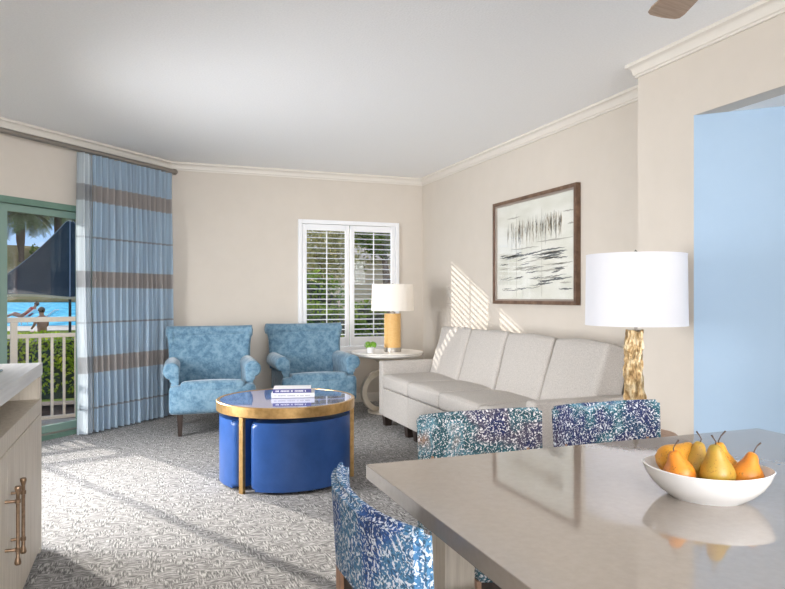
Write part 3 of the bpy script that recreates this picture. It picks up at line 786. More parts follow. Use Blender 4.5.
def pear(px, py, z, tilt, dirn, sc, m, label, rz=0, stem=.024, bend=.5, fat=1.0):
    """base centre px,py,z; leans by tilt towards direction dirn (degrees, world)"""
    root = empty('pear', (px, py, z)); root.rotation_mode = 'XYZ'
    ax = Vector((-math.sin(R(dirn)), math.cos(R(dirn)), 0))
    root.rotation_mode = 'QUATERNION'; root.rotation_quaternion = (Matrix.Rotation(R(tilt), 4, ax) @ Matrix.Rotation(rz, 4, 'Z')).to_quaternion()
    tag(root, label, 'pear', 'pears in the white bowl')
    bm = nb(); pr = [(0, .004), (.008, .001), (.018, .003), (.027, .010), (.0325, .022), (.0335, .032), (.031, .043), (.0255, .054), (.0195, .064), (.0155, .074), (.0130, .083), (.0095, .090), (.004, .093), (0, .092)]
    lathe(bm, [(r * sc * fat, zz * sc) for r, zz in pr], 28, cap=False)
    sd = random.Random(px * 1000 + py * 77).random() * 10
    for v in bm.verts: v.co += Vector((1, 1, .3)) * 0 + noise.noise_vector(v.co * 22 + Vector((sd, 0, 0))) * .0035; v.co.x += .12 * max(0, v.co.z - .04 * sc) * bend
    obj('flesh', bm, m, root, 70)
    t = nb(); z0 = .090 * sc; x0 = .12 * max(0, z0 - .04 * sc) * bend
    tube(t, [(x0, 0, z0 - .004), (x0 + .002, 0, z0 + stem * .35), (x0 + .006 * bend * 2, 0, z0 + stem * .7), (x0 + .014 * bend * 2, 0, z0 + stem)], [.0016, .0013, .0013, .002], 8)
    obj('stem', t, 'stem', root)
# directions in the picture: right = (.937,-.350), away = (.350,.937)
def at(r, f): return (BX + .937 * r + .350 * f, BY - .350 * r + .937 * f)
RD = -20.5                                                       # world heading of picture-right
p = at(-.056, -.016); pear(p[0], p[1], .790, 20, RD + 180, .86, 'pear_orange', 'golden orange pear leaning left at the front left of the bowl', stem=.016, bend=.8, fat=1.18)
p = at(.008, -.040); pear(p[0], p[1], .788, 4, RD + 180, 1.04, 'pear_green', 'tall olive green pear standing at the front centre of the bowl', stem=.024, bend=-.3, fat=1.0)
p = at(.072, -.018); pear(p[0], p[1], .785, 14, RD + 0, .86, 'pear_orange', 'russet orange pear at the front right of the bowl', stem=.026, bend=.5, fat=1.2)
p = at(-.020, .030); pear(p[0], p[1], .786, 14, RD + 0, 1.0, 'pear_green', 'yellow green pear behind the tall olive pear', stem=.022, bend=-.6)
p = at(.060, .036); pear(p[0], p[1], .786, 14, RD + 180, .92, 'pear_gold', 'golden pear at the back right of the bowl', stem=.022, bend=1.0, fat=1.1)
p = at(-.088, .034); pear(p[0], p[1], .816, 58, RD + 8, 1.0, 'pear_gold', 'golden pear lying on its side at the back left of the bowl', stem=.022, bend=.4)

# ------------------------------------------------------------------ dining chairs
def dining_chair(loc, rz, fab, label, top=.800):
    """faces local +Y; back shell curves round behind the sitter"""
    root = empty('dining_chair', loc, rz); tag(root, label, 'dining chair', 'speckled dining chairs around the table')
    W = .244; th = .034
    bm = nb(); nx, nz = 26, 10
    def pt(u, w, off):
        ang = u
        x = u * W * (1 - .02 * (1 - w)); y = .05 * abs(u) ** 2.6
        zt = top - .004 * (1 - abs(u)) ; zb = .590 + .050 * math.cos(u * PI / 2)
        dip = 0
        z = zb + (zt - zb) * w
        y += off - .012 * w
        return Vector((x, y, z))
    fr = [[bm.verts.new(pt(-1 + 2 * i / nx, j / nz, th)) for i in range(nx + 1)] for j in range(nz + 1)]
    bk = [[bm.verts.new(pt(-1 + 2 * i / nx, j / nz, 0)) for i in range(nx + 1)] for j in range(nz + 1)]
    for j in range(nz):
        for i in range(nx):
            bm.faces.new((fr[j][i], fr[j + 1][i], fr[j + 1][i + 1], fr[j][i + 1])); bm.faces.new((bk[j][i], bk[j][i + 1], bk[j + 1][i + 1], bk[j + 1][i]))
        bm.faces.new((bk[j][0], bk[j + 1][0], fr[j + 1][0], fr[j][0])); bm.faces.new((fr[j][nx], fr[j + 1][nx], bk[j + 1][nx], bk[j][nx]))
    for i in range(nx):
        bm.faces.new((fr[0][i], fr[0][i + 1], bk[0][i + 1], bk[0][i])); bm.faces.new((fr[nz][i], bk[nz][i], bk[nz][i + 1], fr[nz][i + 1]))
    # round the two top corners, then soften every sharp edge
    sh = [e for e in bm.edges if e.is_manifold and e.calc_face_angle(0) > R(55)]
    cor = [e for e in sh if abs(abs(e.verts[0].co.x) - W) < .01 and abs(abs(e.verts[1].co.x) - W) < .01 and min(e.verts[0].co.z, e.verts[1].co.z) > top - .008 and abs(e.verts[0].co.z - e.verts[1].co.z) < .002]
    bmesh.ops.bevel(bm, geom=cor, offset=.03, segments=4, affect='EDGES')
    sh = [e for e in bm.edges if e.is_manifold and e.calc_face_angle(0) > R(55)]
    bmesh.ops.bevel(bm, geom=sh, offset=.012, segments=3, affect='EDGES')
    obj('backrest', bm, fab, root, 60)
    bm = nb(); rbox(bm, (0, .25, .435), (.235, .235, .04), .03, (0, 0, .014), n=8); obj('seat', bm, fab, root, 60)
    bm = nb(); box(bm, -.215, .215, .04, .46, .36, .396); obj('seat_rail', bm, 'dark_wood', root, 0)
    for s in (-1, 1):
        bm = nb(); tube(bm, [(s * .195, .030, 0), (s * .195, .046, .36), (s * .20, .046, .60), (s * .20, .046, .66)], .016, flat=(.013, .018)); obj('leg', bm, 'walnut' if s == -1 else 'walnut', root, 30)
        bm = nb(); tube(bm, [(s * .215, .455, 0), (s * .21, .44, .40)], .016, flat=(.018, .018)); obj('leg', bm, 'walnut', root, 30)
    bm = nb(); box(bm, -.18, .18, .040, .056, .40, .60); obj('back_panel', bm, 'dark_wood', root, 0)
    return root
dining_chair((.370, 1.22, 0), R(-90), 'fab_a', 'blue and white speckled dining chair at the left end of the table', .826)
dining_chair((1.105, 2.125, 0), R(180), 'fab_b', 'teal, plum and orange speckled dining chair on the far side, nearer the coffee table')
dining_chair((1.640, 2.125, 0), R(180), 'fab_c', 'navy and aqua speckled dining chair on the far side, in front of the trunk lamp')

# ------------------------------------------------------------------ cabinet
cb = empty('media_cabinet', (0, 0, 0)); tag(cb, 'whitewashed oak media cabinet with bronze bar handles at the left', 'cabinet')
cx0, cx1, cy0, cy1 = -1.0, -.45, 1.85, 3.55
bm = nb(); box(bm, cx0, cx1, cy0, cy1, .832, .888); obj('cabinet_top', bm, 'oak_top', cb, 0)
bm = nb(); box(bm, cx0, cx1 - .004, cy0, cy0 + .05, .0, .832); box(bm, cx0, cx1 - .004, cy1 - .05, cy1, .0, .832)
box(bm, cx0, cx0 + .02, cy0 + .05, cy1 - .05, .0, .832); box(bm, cx0 + .02, cx1 - .004, cy0 + .05, cy1 - .05, .690, .7205)
box(bm, cx0 + .02, cx1 - .06, cy0 + .05, cy1 - .05, .02, .06)
box(bm, cx1 - .022, cx1 - .004, cy0 + .05, cy1 - .05, .655, .690); obj('body', bm, 'oak', cb, 0)
mid_y = 2.70
for a, b, hy in ((cy0 + .052, mid_y - .002, 2.645), (mid_y + .002, cy1 - .052, 2.757)):
    bm = nb(); box(bm, cx1 - .024, cx1 - .002, a, b, .03, .651, bev=.002); d = obj('door', bm, 'oak', cb, 0)
    bm = nb(); lathe(bm, [(.0085, .262), (.011, .266), (.011, .272), (.0065, .290), (.0065, .510), (.011, .528), (.011, .534), (.0085, .538)], 14, Matrix.Translation((cx1 + .038, hy, .0)))
    for z in (.315, .485):
        tube(bm, [(cx1 - .002, hy, z), (cx1 + .038, hy, z)], .0055, 10)
        lathe(bm, [(.0065, -.008), (.0095, -.006), (.0095, .006), (.0065, .008)], 12, Matrix.Translation((cx1 + .038, hy, z)))
    obj('handle', bm, 'bronze', d)
bx = empty('media_player', (-.62, 2.43, .722)); tag(bx, 'small silver media box in the open niche of the oak cabinet', 'media player')
bm = nb(); box(bm, -.11, .11, -.16, .16, .006, .045, bev=.004); obj('case', bm, 'silver', bx, 0)
bm = nb(); box(bm, .108, .112, -.13, .05, .018, .034); obj('front_panel', bm, 'black', bx, 0)
for x in (-.08, .08):
    for y in (-.12, .12):
        bm = nb(); lathe(bm, [(.01, 0), (.01, .007)], 10, Matrix.Translation((x, y, 0))); obj('foot', bm, 'black', bx)
tv = empty('television', (-.74, 2.82, .888)); tag(tv, 'flat television standing on a tinted glass base on the oak cabinet', 'television')
bm = nb(); box(bm, -.14, .19, -.36, .36, 0, .010, bev=.003); obj('base', bm, 'tint_glass', tv, 0)
bm = nb(); box(bm, -.03, .01, -.05, .05, .010, .12); obj('neck', bm, 'black', tv, 0)
bm = nb(); box(bm, -.03, .005, -.50, .44, .10, .68, bev=.006); obj('housing', bm, 'black', tv, 0)
bm = nb(); box(bm, .005, .007, -.485, .425, .115, .665); obj('screen', bm, 'screen', tv, 0)

# ------------------------------------------------------------------ ceiling fan (only a blade tip is in view)
fn = empty('ceiling_fan', (1.735, 1.45, 2.60)); tag(fn, 'ceiling fan with brown wooden blades above the dining table', 'ceiling fan')
bm = nb(); lathe(bm, [(0, -.001), (.07, -.001), (.06, -.04), (.013, -.05), (.013, -.17), (.09, -.18), (.11, -.22), (.11, -.27), (.08, -.30), (0, -.31)], 32, cap=False); obj('motor', bm, 'bronze', fn)
for k in range(5):
    a = math.atan2(2.075 - 1.46, 1.93 - 1.715) + k * 2 * PI / 5
    mt = Matrix.Rotation(a, 4, 'Z') @ Matrix.Rotation(R(8), 4, 'X')
    bm = nb(); prism(bm, [(.16, -.045), (.61, -.068), (.645, -.066), (.660, -.052), (.664, 0), (.655, .050), (.640, .064), (.60, .068), (.16, .045)], -.301, -.294, bev=.0015, seg=1, mt=mt); b = obj('blade', bm, 'fan_blade', fn, 0)
    bm = nb(); box(bm, .09, .20, -.02, .02, -.292, -.285, mt=mt); obj('blade_arm', bm, 'bronze', b, 0)

# ------------------------------------------------------------------ outdoors
GZ = -.12
bm = nb(); prism(bm, [(-90, 8.9), (60, 8.9), (60, 30), (-90, 30)], GZ - .1, GZ - .01); obj('lawn', bm, 'lawn', kind='structure', smooth=0)
bm = nb(); prism(bm, [(-8, 2.0), (-1.76, 2.0), (-1.76, 5.46), (.25, 7.46), (1.5, 7.46), (1.5, 8.2), (-8, 7.0)], GZ - .1, GZ + .02); obj('balcony_floor', bm, 'concrete', kind='structure', smooth=0)
bm = nb(); prism(bm, [(-8, 7.0), (1.5, 8.2), (1.5, 7.46), (9, 7.46), (9, 9.4), (-8, 9.4)], GZ - .1, GZ); obj('planting_bed', bm, 'soil', kind='structure', smooth=0)
bm = nb(); prism(bm, [(-90, 29.4), (60, 29.4), (60, 34.4), (-90, 34.4)], GZ - .1, GZ); obj('pool_deck', bm, 'concrete', kind='structure', smooth=0)
bm = nb(); prism(bm, [(-150, 34.4), (60, 34.4), (60, 200), (-150, 200)], GZ - .3, GZ - .06); obj('pool_water', bm, 'water', kind='structure', smooth=0)
# hill beyond the pool
bm = nb(); g = []; nx, ny = 60, 14
for j in range(ny + 1):
    row = []
    for i in range(nx + 1):
        x = -260 + 460 * i / nx; y = 195 + 100 * j / ny; w = min(1, j / 7)
        z = GZ - .2 + (18.5 + 3.5 * noise.noise(Vector((x * .02, 0, 4)))) * (3 * w * w - 2 * w ** 3) + .5 * noise.noise(Vector((x * .1, y * .1, 0)))
        row.append(bm.verts.new((x, y, z)))
    g.append(row)
for j in range(ny):
    for i in range(nx): bm.faces.new((g[j][i], g[j][i + 1], g[j + 1][i + 1], g[j + 1][i]))
hl = obj('hillside', bm, 'grass', smooth=180, kind='structure')

# railing
rg = empty('balcony_railing', (-.81, 7.67, GZ + .02), math.atan2(.275, .96)); tag(rg, 'cream painted metal balcony railing with vertical balusters', 'railing')
x0, x1 = -2.6, .35
for z0, z1, nm in ((1.045, 1.095, 'top_rail'), (.885, .925, 'upper_rail'), (.045, .08, 'lower_rail')):
    bm = nb(); box(bm, x0, x1, -.02, .02, z0, z1, bev=.004); obj(nm, bm, 'rail_paint', rg, 0)
for x in (-1.62, -.42, .33):
    bm = nb(); box(bm, x - .03, x + .03, -.03, .03, 0, 1.045, bev=.004); obj('post', bm, 'rail_paint', rg, 0)
x = x0 + .05
while x < x1 - .04:
    if min(abs(x + 1.62), abs(x + .42), abs(x - .33)) > .04:
        bm = nb(); box(bm, x - .012, x + .012, -.012, .012, .08, .885); obj('baluster', bm, 'rail_paint', rg, 0)
    x += .1125

def leaves(bm, n, fn, size, rnd, flat=.5):
    for _ in range(n):
        p, nn = fn(rnd); d = (nn + Vector((rnd.gauss(0, .6), rnd.gauss(0, .6), rnd.gauss(0, .6)))).normalized()
        u = d.orthogonal().normalized(); w = d.cross(u); a = rnd.random() * PI; u, w = u * math.cos(a) + w * math.sin(a), w * math.cos(a) - u * math.sin(a)
        s = size * rnd.uniform(.6, 1.3)
        bm.faces.new([bm.verts.new(p + u * s), bm.verts.new(p + w * s * flat), bm.verts.new(p - u * s), bm.verts.new(p - w * s * flat)])
def bush(name, loc, rad, n, size, m, label, cat, group=None, seed=1):
    root = empty(name, loc); tag(root, label, cat, group); rnd = random.Random(seed); rad = Vector(rad)
    def fn(r):
        d = Vector((r.gauss(0, 1), r.gauss(0, 1), r.gauss(0, 1))).normalized(); k = 1 + .22 * noise.noise(d * 2.5 + Vector((seed, 0, 0)))
        if d.z < -.75: d.z = -.5
        k *= r.uniform(.86, 1.03)
        return Vector((d.x * rad.x * k, d.y * rad.y * k, rad.z + d.z * rad.z * k)), d
    bm = nb(); leaves(bm, n, fn, size, rnd); obj('foliage', bm, m, root, 0)
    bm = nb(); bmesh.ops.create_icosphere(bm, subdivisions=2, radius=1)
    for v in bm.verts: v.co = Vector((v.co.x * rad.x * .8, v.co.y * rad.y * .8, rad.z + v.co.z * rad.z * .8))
    obj('dark_core', bm, 'core', root, 60); return root  # solid dark core inside the leaf shell
# clipped hedge just beyond the railing
hd = empty('hedge', (-1.2, 8.98, GZ)); tag(hd, 'clipped yellow-green hedge just beyond the balcony railing', 'hedge')
rnd = random.Random(5); bm = nb()
def hf(r):
    q = r.random()
    if q < .55: x, y, z, n_ = r.uniform(-2.4, 2.6), -.32, .84 - .62 * r.random() ** 1.3, Vector((0, -1, .5))
    else: x, y, z, n_ = r.uniform(-2.4, 2.6), r.uniform(-.3, .35), .86, Vector((0, -.2, 1))
    k = noise.noise(Vector((x * 3, y * 3, z * 3))) * .07
    return Vector((x, y - k + r.uniform(-.02, .06), z + k * .8 + r.uniform(-.03, .02))), n_
leaves(bm, 9000, hf, .026, rnd); obj('foliage', bm, 'hedge', hd, 0)
bm = nb(); box(bm, -2.35, 2.55, -.25, .35, .12, .80); obj('dark_core', bm, 'core', hd, 0)  # solid dark box filling the hedge
bush('shrub', (-.32, 8.40, GZ), (.17, .15, .14), 500, .02, 'hedge', 'small leafy shrub at the foot of the hedge', 'shrub', seed=9)

def wpt(px, t, z=GZ):
    u = (px - 392.5) / 666; return (t * (.3502 + .9367 * u), t * (.9367 - .3502 * u), z)
# navy shade canopy
tent = empty('shade_canopy', (*wpt(70, 15)[:2], GZ)); tag(tent, 'navy canvas shade canopy with a high peak beside the pool', 'canopy')
def tp(ang, t):                                                  # ang in 0..4 sides; t 0 peak..1 eave
    k = int(ang) % 4; f = ang - int(ang); hwid = 1.36
    cs = [Vector((-hwid, -hwid)), Vector((hwid, -hwid)), Vector((hwid, hwid)), Vector((-hwid, hwid))]
    e = cs[k].lerp(cs[(k + 1) % 4], f); e = e * (1 - .04 * math.sin(f * PI))
    z = 1.20 + .06 * math.sin(f * PI) * t + (2.90 - 1.20) * (.62 * (1 - t) + .38 * (1 - t) ** 2)
    q = e * (.035 + .965 * t)
    return Vector((q.x, q.y, z + .12))
bm = nb(); na, nt_ = 48, 16
g = [[bm.verts.new(tp(4 * i / na, j / nt_)) for i in range(na)] for j in range(nt_ + 1)]
for j in range(nt_):
    for i in range(na): bm.faces.new((g[j][i], g[j][(i + 1) % na], g[j + 1][(i + 1) % na], g[j + 1][i]))
bm.faces.new(g[0]); bmesh.ops.solidify(bm, geom=bm.faces[:], thickness=.01); cn = obj('canopy', bm, 'navy_canvas', tent, 20)
for k in range(4):
    bm = nb(); tube(bm, [tp(k, t / 12) + Vector((0, 0, .008)) for t in range(13)], .009, 6); obj('seam', bm, 'seam', cn)
bm = nb()
for i in range(na):
    a = tp(4 * i / na, 1); b = tp(4 * ((i + 1) % na) / na, 1)
    bm.faces.new([bm.verts.new(x) for x in (a * 1, b * 1, Vector((b.x * .985, b.y * .985, b.z - .045)), Vector((a.x * .985, a.y * .985, a.z - .045)))])
obj('valance', bm, 'beige_cloth', tent, 0)
bm = nb(); lathe(bm, [(.25, 0), (.25, .05), (.03, .06), (.03, 2.9), (0, 3.06)], 20); obj('pole', bm, 'black', tent)
tent.rotation_euler = (0, 0, math.atan2(-tent.location.y, -tent.location.x) - R(225))

def palm(loc, h, label, seed, nf=70, fl=2.1, ts=1):
    root = empty('palm_tree', loc); tag(root, label, 'palm tree', 'palms beyond the canopy'); rnd = random.Random(seed)
    bm = nb(); pts = []; rad = []
    for k in range(25):
        z = h * k / 24; pts.append((.12 * math.sin(z * .6), 0, z)); rad.append((.16 + (.08 if z > h * .62 else 0) * math.sin(min(1, (z / h - .62) / .3) * PI) + .03 * rnd.random()) if z / h > .62 else .15 + .02 * rnd.random())
    tube(bm, pts, [q * ts for q in rad], 12); obj('trunk', bm, 'trunk', root)
    bm = nb()
    for k in range(nf):
        a = 2 * PI * k / nf * 2.4 + rnd.random(); el = rnd.uniform(-.3, 1.25); L_ = fl * rnd.uniform(.8, 1.1)
        prev = Vector((pts[-1][0], 0, h)); d = Vector((math.cos(a) * math.cos(el), math.sin(a) * math.cos(el), math.sin(el)))
        side = Vector((-math.sin(a), math.cos(a), 0))
        for q in range(12):
            nd = (d + Vector((0, 0, -.10 * q / 3))).normalized(); cur = prev + nd * L_ / 12
            for s in (-1, 1):
                for z in (0, .5):
                    b0 = prev.lerp(cur, z); b1 = prev.lerp(cur, z + .42); tip = b0 + (side * s * .42 + nd * .30 + Vector((0, 0, -.16))) * (1.15 - abs(q - 4) / 11) * fl / 2.1
                    bm.faces.new([bm.verts.new(b0), bm.verts.new(b1), bm.verts.new(tip)])
            prev = cur; d = nd
    obj('crown', bm, 'palm', root, 0); return root
palm(wpt(21, 200, .5), 25.5, 'shaggy fan palm left of the navy canopy peak', 2, fl=11, ts=5)
palm(wpt(58, 214, .5), 30.0, 'palm whose fronds hang behind the navy canopy peak', 5, fl=13, ts=5)
palm(wpt(-24, 218, .5), 27.0, 'palm at the left edge of the balcony door view', 8, fl=12, ts=6)
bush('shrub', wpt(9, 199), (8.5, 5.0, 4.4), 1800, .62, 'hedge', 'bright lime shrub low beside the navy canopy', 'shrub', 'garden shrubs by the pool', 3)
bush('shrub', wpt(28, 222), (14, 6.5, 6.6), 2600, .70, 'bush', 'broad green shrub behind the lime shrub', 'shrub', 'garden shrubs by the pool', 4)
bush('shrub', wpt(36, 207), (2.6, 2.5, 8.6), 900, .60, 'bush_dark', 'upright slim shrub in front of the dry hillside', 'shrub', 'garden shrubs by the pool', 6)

# sun lounger with a reclining person, person seated with back turned
def person(loc, rz, verts, edges, rads, headpos, hr, cloth, label, name='person', hat=None):
    root = empty(name, loc, rz); tag(root, label, 'person')
    me = bpy.data.meshes.new('body'); me.from_pydata(verts, edges, []); o = bpy.data.objects.new('body', me); COL.objects.link(o); o.parent = root
    me.materials.append(M['skin']); o.modifiers.new('Skin', 'SKIN'); 
    me.skin_vertices  # layer exists after the modifier is added in the UI only
    if not me.skin_vertices:
        bpy.context.view_layer.objects.active = o
        with bpy.context.temp_override(object=o, active_object=o): bpy.ops.mesh.customdata_skin_add()
    for i, r in enumerate(rads): me.skin_vertices[0].data[i].radius = (r, r)
    me.skin_vertices[0].data[0].use_root = True
    s = o.modifiers.new('Sub', 'SUBSURF'); s.levels = 2; s.render_levels = 2
    hp = Vector(headpos)
    bm = nb(); bmesh.ops.create_uvsphere(bm, u_segments=18, v_segments=12, radius=hr * 1.08)
    for v in bm.verts: v.co = Vector((v.co.x, v.co.y * 1.05 - .015, v.co.z * 1.02 + .015)) + hp
    bmesh.ops.delete(bm, geom=[v for v in bm.verts if (v.co - hp).z < -.02 and (v.co - hp).y > -.02], context='VERTS')
    obj('hair', bm, 'hair', root, 80)
    if cloth:
        bm = nb(); lathe(bm, [(.155, cloth[0]), (.165, (cloth[0] + cloth[1]) / 2), (.18, cloth[1])], 20, cap=False)
        for v in bm.verts: v.co.y *= .72
        obj('clothing', bm, cloth[2], root, 60)
    return root
V = [(0, 0, .42), (0, 0, .62), (0, 0, .86), (0, .01, 1.0), (0, .03, 1.13), (.17, 0, .92), (.24, .06, .68), (.20, .26, .56), (-.17, 0, .92), (-.24, .06, .68), (-.20, .26, .56), (.10, .05, .42), (.13, .42, .44), (.14, .48, .06), (-.10, .05, .42), (-.13, .42, .44), (-.14, .48, .06), (.14, .60, .03), (-.14, .60, .03), (0, .05, 1.22)]
E = [(0, 1), (1, 2), (2, 3), (3, 4), (4, 19), (2, 5), (5, 6), (6, 7), (2, 8), (8, 9), (9, 10), (0, 11), (11, 12), (12, 13), (13, 17), (0, 14), (14, 15), (15, 16), (16, 18)]
RR = [.15, .13, .14, .055, .095, .06, .045, .03, .06, .045, .03, .085, .065, .045, .085, .065, .045, .04, .04, .09]
P1 = wpt(42, 22.0)
person((P1[0], P1[1], GZ - .30 + .005), R(40), V, E, RR, (0, .04, 1.17), .10, None, 'dark-haired bare-shouldered person sitting with back turned by the pool')
def lounger(loc, rz, label, m='white_ceramic', grp='loungers by the pool'):
    root = empty('sun_lounger', loc, rz); tag(root, label, 'sun lounger', grp)
    bm = nb(); box(bm, -.30, .30, -.55, .75, .27, .31); obj('seat', bm, m, root, 0)
    bm = nb(); box(bm, -.30, .30, -.70, 0, 0, .04, mt=Matrix.Translation((0, -.55, .28)) @ Matrix.Rotation(R(-38), 4, 'X')); obj('backrest', bm, m, root, 0)
    for x in (-.27, .27):
        for y in (-.5, .7):
            bm = nb(); box(bm, x - .02, x + .02, y - .02, y + .02, 0, .27); obj('leg', bm, m, root, 0)
    return root
q = wpt(32, 31.0); lounger((q[0], q[1], GZ), R(80), 'white sun lounger with raised back at the pool edge')
q = wpt(14, 31.8); lounger((q[0], q[1], GZ), R(70), 'white sun lounger under the person in red', grp='loungers by the pool')
V2 = [(0, -.45, .40), (0, -.66, .52), (0, -.90, .74), (0, -1.0, .84), (0, -1.06, .96), (.18, -.86, .74), (.24, -.62, .55), (.2, -.4, .45), (-.18, -.86, .74), (-.24, -.62, .55), (-.2, -.4, .45), (.1, -.38, .40), (.11, .02, .56), (.12, .42, .37), (-.1, -.38, .40), (-.11, .02, .50), (-.12, .42, .37), (.12, .5, .42), (-.12, .5, .42), (0, -1.07, 1.02)]
person((q[0], q[1], GZ), R(70), V2, E, RR, (0, -1.07, .98), .10, None, 'person in a red top reclining on a white lounger by the pool')
bm = nb(); rbox(bm, (0, 0, 0), (.20, .26, .13), .09, n=5, mt=Matrix.Translation((0, -.78, .62)) @ Matrix.Rotation(R(-42), 4, 'X'))
o = obj('red_top', bm, 'red_cloth', bpy.data.objects[[x.name for x in bpy.data.objects if x.name.startswith('person')][-1]], 60)

# behind the shuttered window: garden, slope and tan house
def build_house():
    root = empty('house', (9.4, 24.0, GZ)); tag(root, 'tan stucco house with brown roof seen through the shutters', 'house')
    bm = nb(); box(bm, -3.2, 5.0, 0, 6, 0, 2.75); obj('wall', bm, 'stucco', root, 0)
    bm = nb(); prism(bm, [(-.5, 2.75), (6.5, 2.75), (3, 3.5)], -3.9, 5.6, axis='x'); obj('roof', bm, 'roof', root, 0)
    for x in (-.6, 2.4):
        bm = nb(); box(bm, x, x + 1.0, -.03, .02, .9, 2.0); w = obj('window', bm, 'screen', root, 0)
        bm = nb(); box(bm, x - .06, x + 1.06, -.05, -.03, .84, .9); box(bm, x - .06, x + 1.06, -.05, -.03, 2.0, 2.06); obj('window_surround', bm, 'rail_paint', w, 0)
build_house()
bush('shrub', (2.75, 11.4, GZ), (1.05, .7, .62), 2600, .05, 'bush_dark', 'dark green shrub low outside the shuttered window, left', 'shrub', 'shrubs outside the shuttered window', 12)
bush('shrub', (3.0, 13.5, GZ), (1.1, .8, .95), 2600, .06, 'bush', 'bright green shrub outside the shuttered window', 'shrub', 'shrubs outside the shuttered window', 13)
bush('shrub', (4.75, 14.2, GZ), (.55, .5, .65), 1400, .05, 'bush_dark', 'dark round shrub against the tan house', 'shrub', 'shrubs outside the shuttered window', 14)
def tree(loc, h, rad, m, label, seed):
    root = empty('tree', loc); tag(root, label, 'tree', 'trees outside the shuttered window'); rnd = random.Random(seed)
    bm = nb(); tube(bm, [(0, 0, 0), (.1, 0, h * .4), (0, .1, h * .75)], [.16, .12, .06], 10); obj('trunk', bm, 'trunk', root)
    def fn(r):
        d = Vector((r.gauss(0, 1), r.gauss(0, 1), r.gauss(0, 1))).normalized(); k = r.uniform(.35, 1.0) * (1 + .3 * noise.noise(d * 3 + Vector((seed, 0, 0))))
        return Vector((d.x * rad * k, d.y * rad * k, h * .8 + d.z * rad * .75 * k)), d
    bm = nb(); leaves(bm, 3200, fn, .10, rnd); obj('crown', bm, m, root, 0)
M['olive'] = leafmat('olive_leaf', (.24, .22, .08), (.50, .45, .20), (.72, .64, .36), 3)
tree((*wpt(318, 21)[:2], GZ), 3.7, 1.9, 'olive', 'olive green tree seen high through the left shutter', 21)
tree((*wpt(352, 37)[:2], GZ), 5.6, 2.2, 'olive', 'olive tree behind the middle of the shuttered window', 23)
tree((*wpt(384, 20)[:2], GZ), 4.1, 1.1, 'bush_dark', 'dark tree high in the right shutter in front of the tan house', 22)

# ------------------------------------------------------------------ light
w = bpy.data.worlds.new('sky'); S.world = w; w.use_nodes = True; nt = w.node_tree
bg = nt.nodes['Background']; tc = nt.nodes.new('ShaderNodeTexCoord'); sp = nt.nodes.new('ShaderNodeSeparateXYZ')
nt.links.new(tc.outputs['Generated'], sp.inputs[0])
gr = nt.nodes.new('ShaderNodeValToRGB'); e = gr.color_ramp.elements
e[0].position = 0.0; e[0].color = (.42, .60, .86, 1); e[1].position = .6; e[1].color = (.16, .34, .75, 1)
x = e.new(.12); x.color = (.30, .50, .84, 1)
nt.links.new(sp.outputs['Z'], gr.inputs['Fac'])
mp = nt.nodes.new('ShaderNodeMapping'); mp.inputs['Scale'].default_value = (1, 1, 4); nt.links.new(tc.outputs['Generated'], mp.inputs[0])
nz = nt.nodes.new('ShaderNodeTexNoise'); nz.inputs['Scale'].default_value = 7; nz.inputs['Detail'].default_value = 6; nt.links.new(mp.outputs[0], nz.inputs['Vector'])
cr = nt.nodes.new('ShaderNodeValToRGB'); cr.color_ramp.elements[0].position = .48; cr.color_ramp.elements[1].position = .62
nt.links.new(nz.outputs['Fac'], cr.inputs['Fac'])
mxn = nt.nodes.new('ShaderNodeMix'); mxn.data_type = 'RGBA'; nt.links.new(cr.outputs['Color'], mxn.inputs[0]); nt.links.new(gr.outputs['Color'], mxn.inputs[6]); mxn.inputs[7].default_value = (.92, .93, .95, 1)
nt.links.new(mxn.outputs[2], bg.inputs['Color']); bg.inputs['Strength'].default_value = 1.1

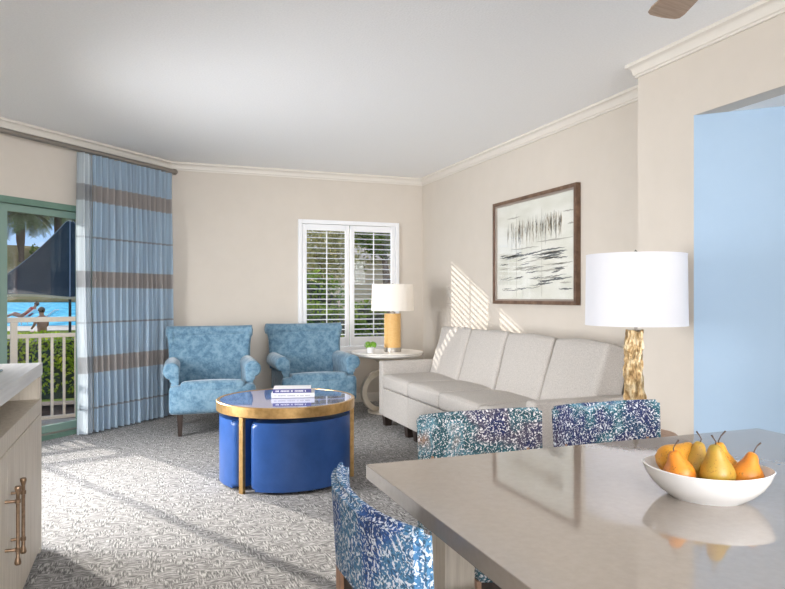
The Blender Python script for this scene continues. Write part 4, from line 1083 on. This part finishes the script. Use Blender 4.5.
el = R(22.2); dirv = Vector((.470 * math.cos(el), -.8827 * math.cos(el), -math.sin(el)))
sd = bpy.data.lights.new('sun', 'SUN'); sd.energy = 5.0; sd.angle = R(.5); sd.color = (1, .95, .87)
so_ = bpy.data.objects.new('sun', sd); COL.objects.link(so_); so_.rotation_euler = dirv.to_track_quat('-Z', 'Y').to_euler()
def area(name, loc, d, sx, sy, power, color=(1, 1, 1), spread=180):
    l = bpy.data.lights.new(name, 'AREA'); l.shape = 'RECTANGLE'; l.size = sx; l.size_y = sy; l.energy = power; l.color = color; l.spread = R(spread)
    o = bpy.data.objects.new(name, l); COL.objects.link(o); o.location = loc; o.rotation_euler = Vector(d).to_track_quat('-Z', 'Z').to_euler(); return o
area('rear_fill_light', (.88, -5.90, 1.3), (0, 1, .10), 3.1, 1.9, 310, (.96, .97, 1))  # added fill from behind the camera, set at the added rear window
area('hall_fill_light', (3.7, 1.1, 2.15), (0, 0, -1), .5, .5, 1.5, (1, .96, .9))  # added fill to brighten the blue hall wall, no fixture
area('overhead_fill_light', (.8, -3.0, 2.56), (0, 0, -1), 2.4, 2.0, 30, (1, .97, .94))  # added overhead fill behind the camera, no fixture
area('upward_fill_light', (.8, -2.6, 1.9), (0, .75, .66), 2.4, .8, 80, (.96, .98, 1))  # added softbox fill tilted up to brighten the ceiling
area('side_fill_light', (-1.585, 4.5, 1.10), (1, .05, -.30), 1.5, 1.25, 88, (.95, .97, 1), 125)  # added fill from the left, set at the added side window

# ------------------------------------------------------------------ camera
cam = bpy.data.cameras.new('camera'); co = bpy.data.objects.new('camera', cam); COL.objects.link(co)
cam.sensor_fit = 'HORIZONTAL'; cam.sensor_width = 36; cam.lens = 36 * 666 / 785; cam.shift_y = 2.5 / 785; cam.clip_start = .05; cam.clip_end = 500
co.location = (0, 0, 1.2); co.rotation_euler = (R(90), 0, R(-20.5)); S.camera = co
S.view_settings.view_transform = 'Standard'; S.view_settings.look = 'None'; S.view_settings.gamma = 1; S.view_settings.use_curve_mapping = False
S.view_settings.exposure = 0.24
S.cycles.max_bounces = 10; S.cycles.diffuse_bounces = 6; S.cycles.transparent_max_bounces = 16
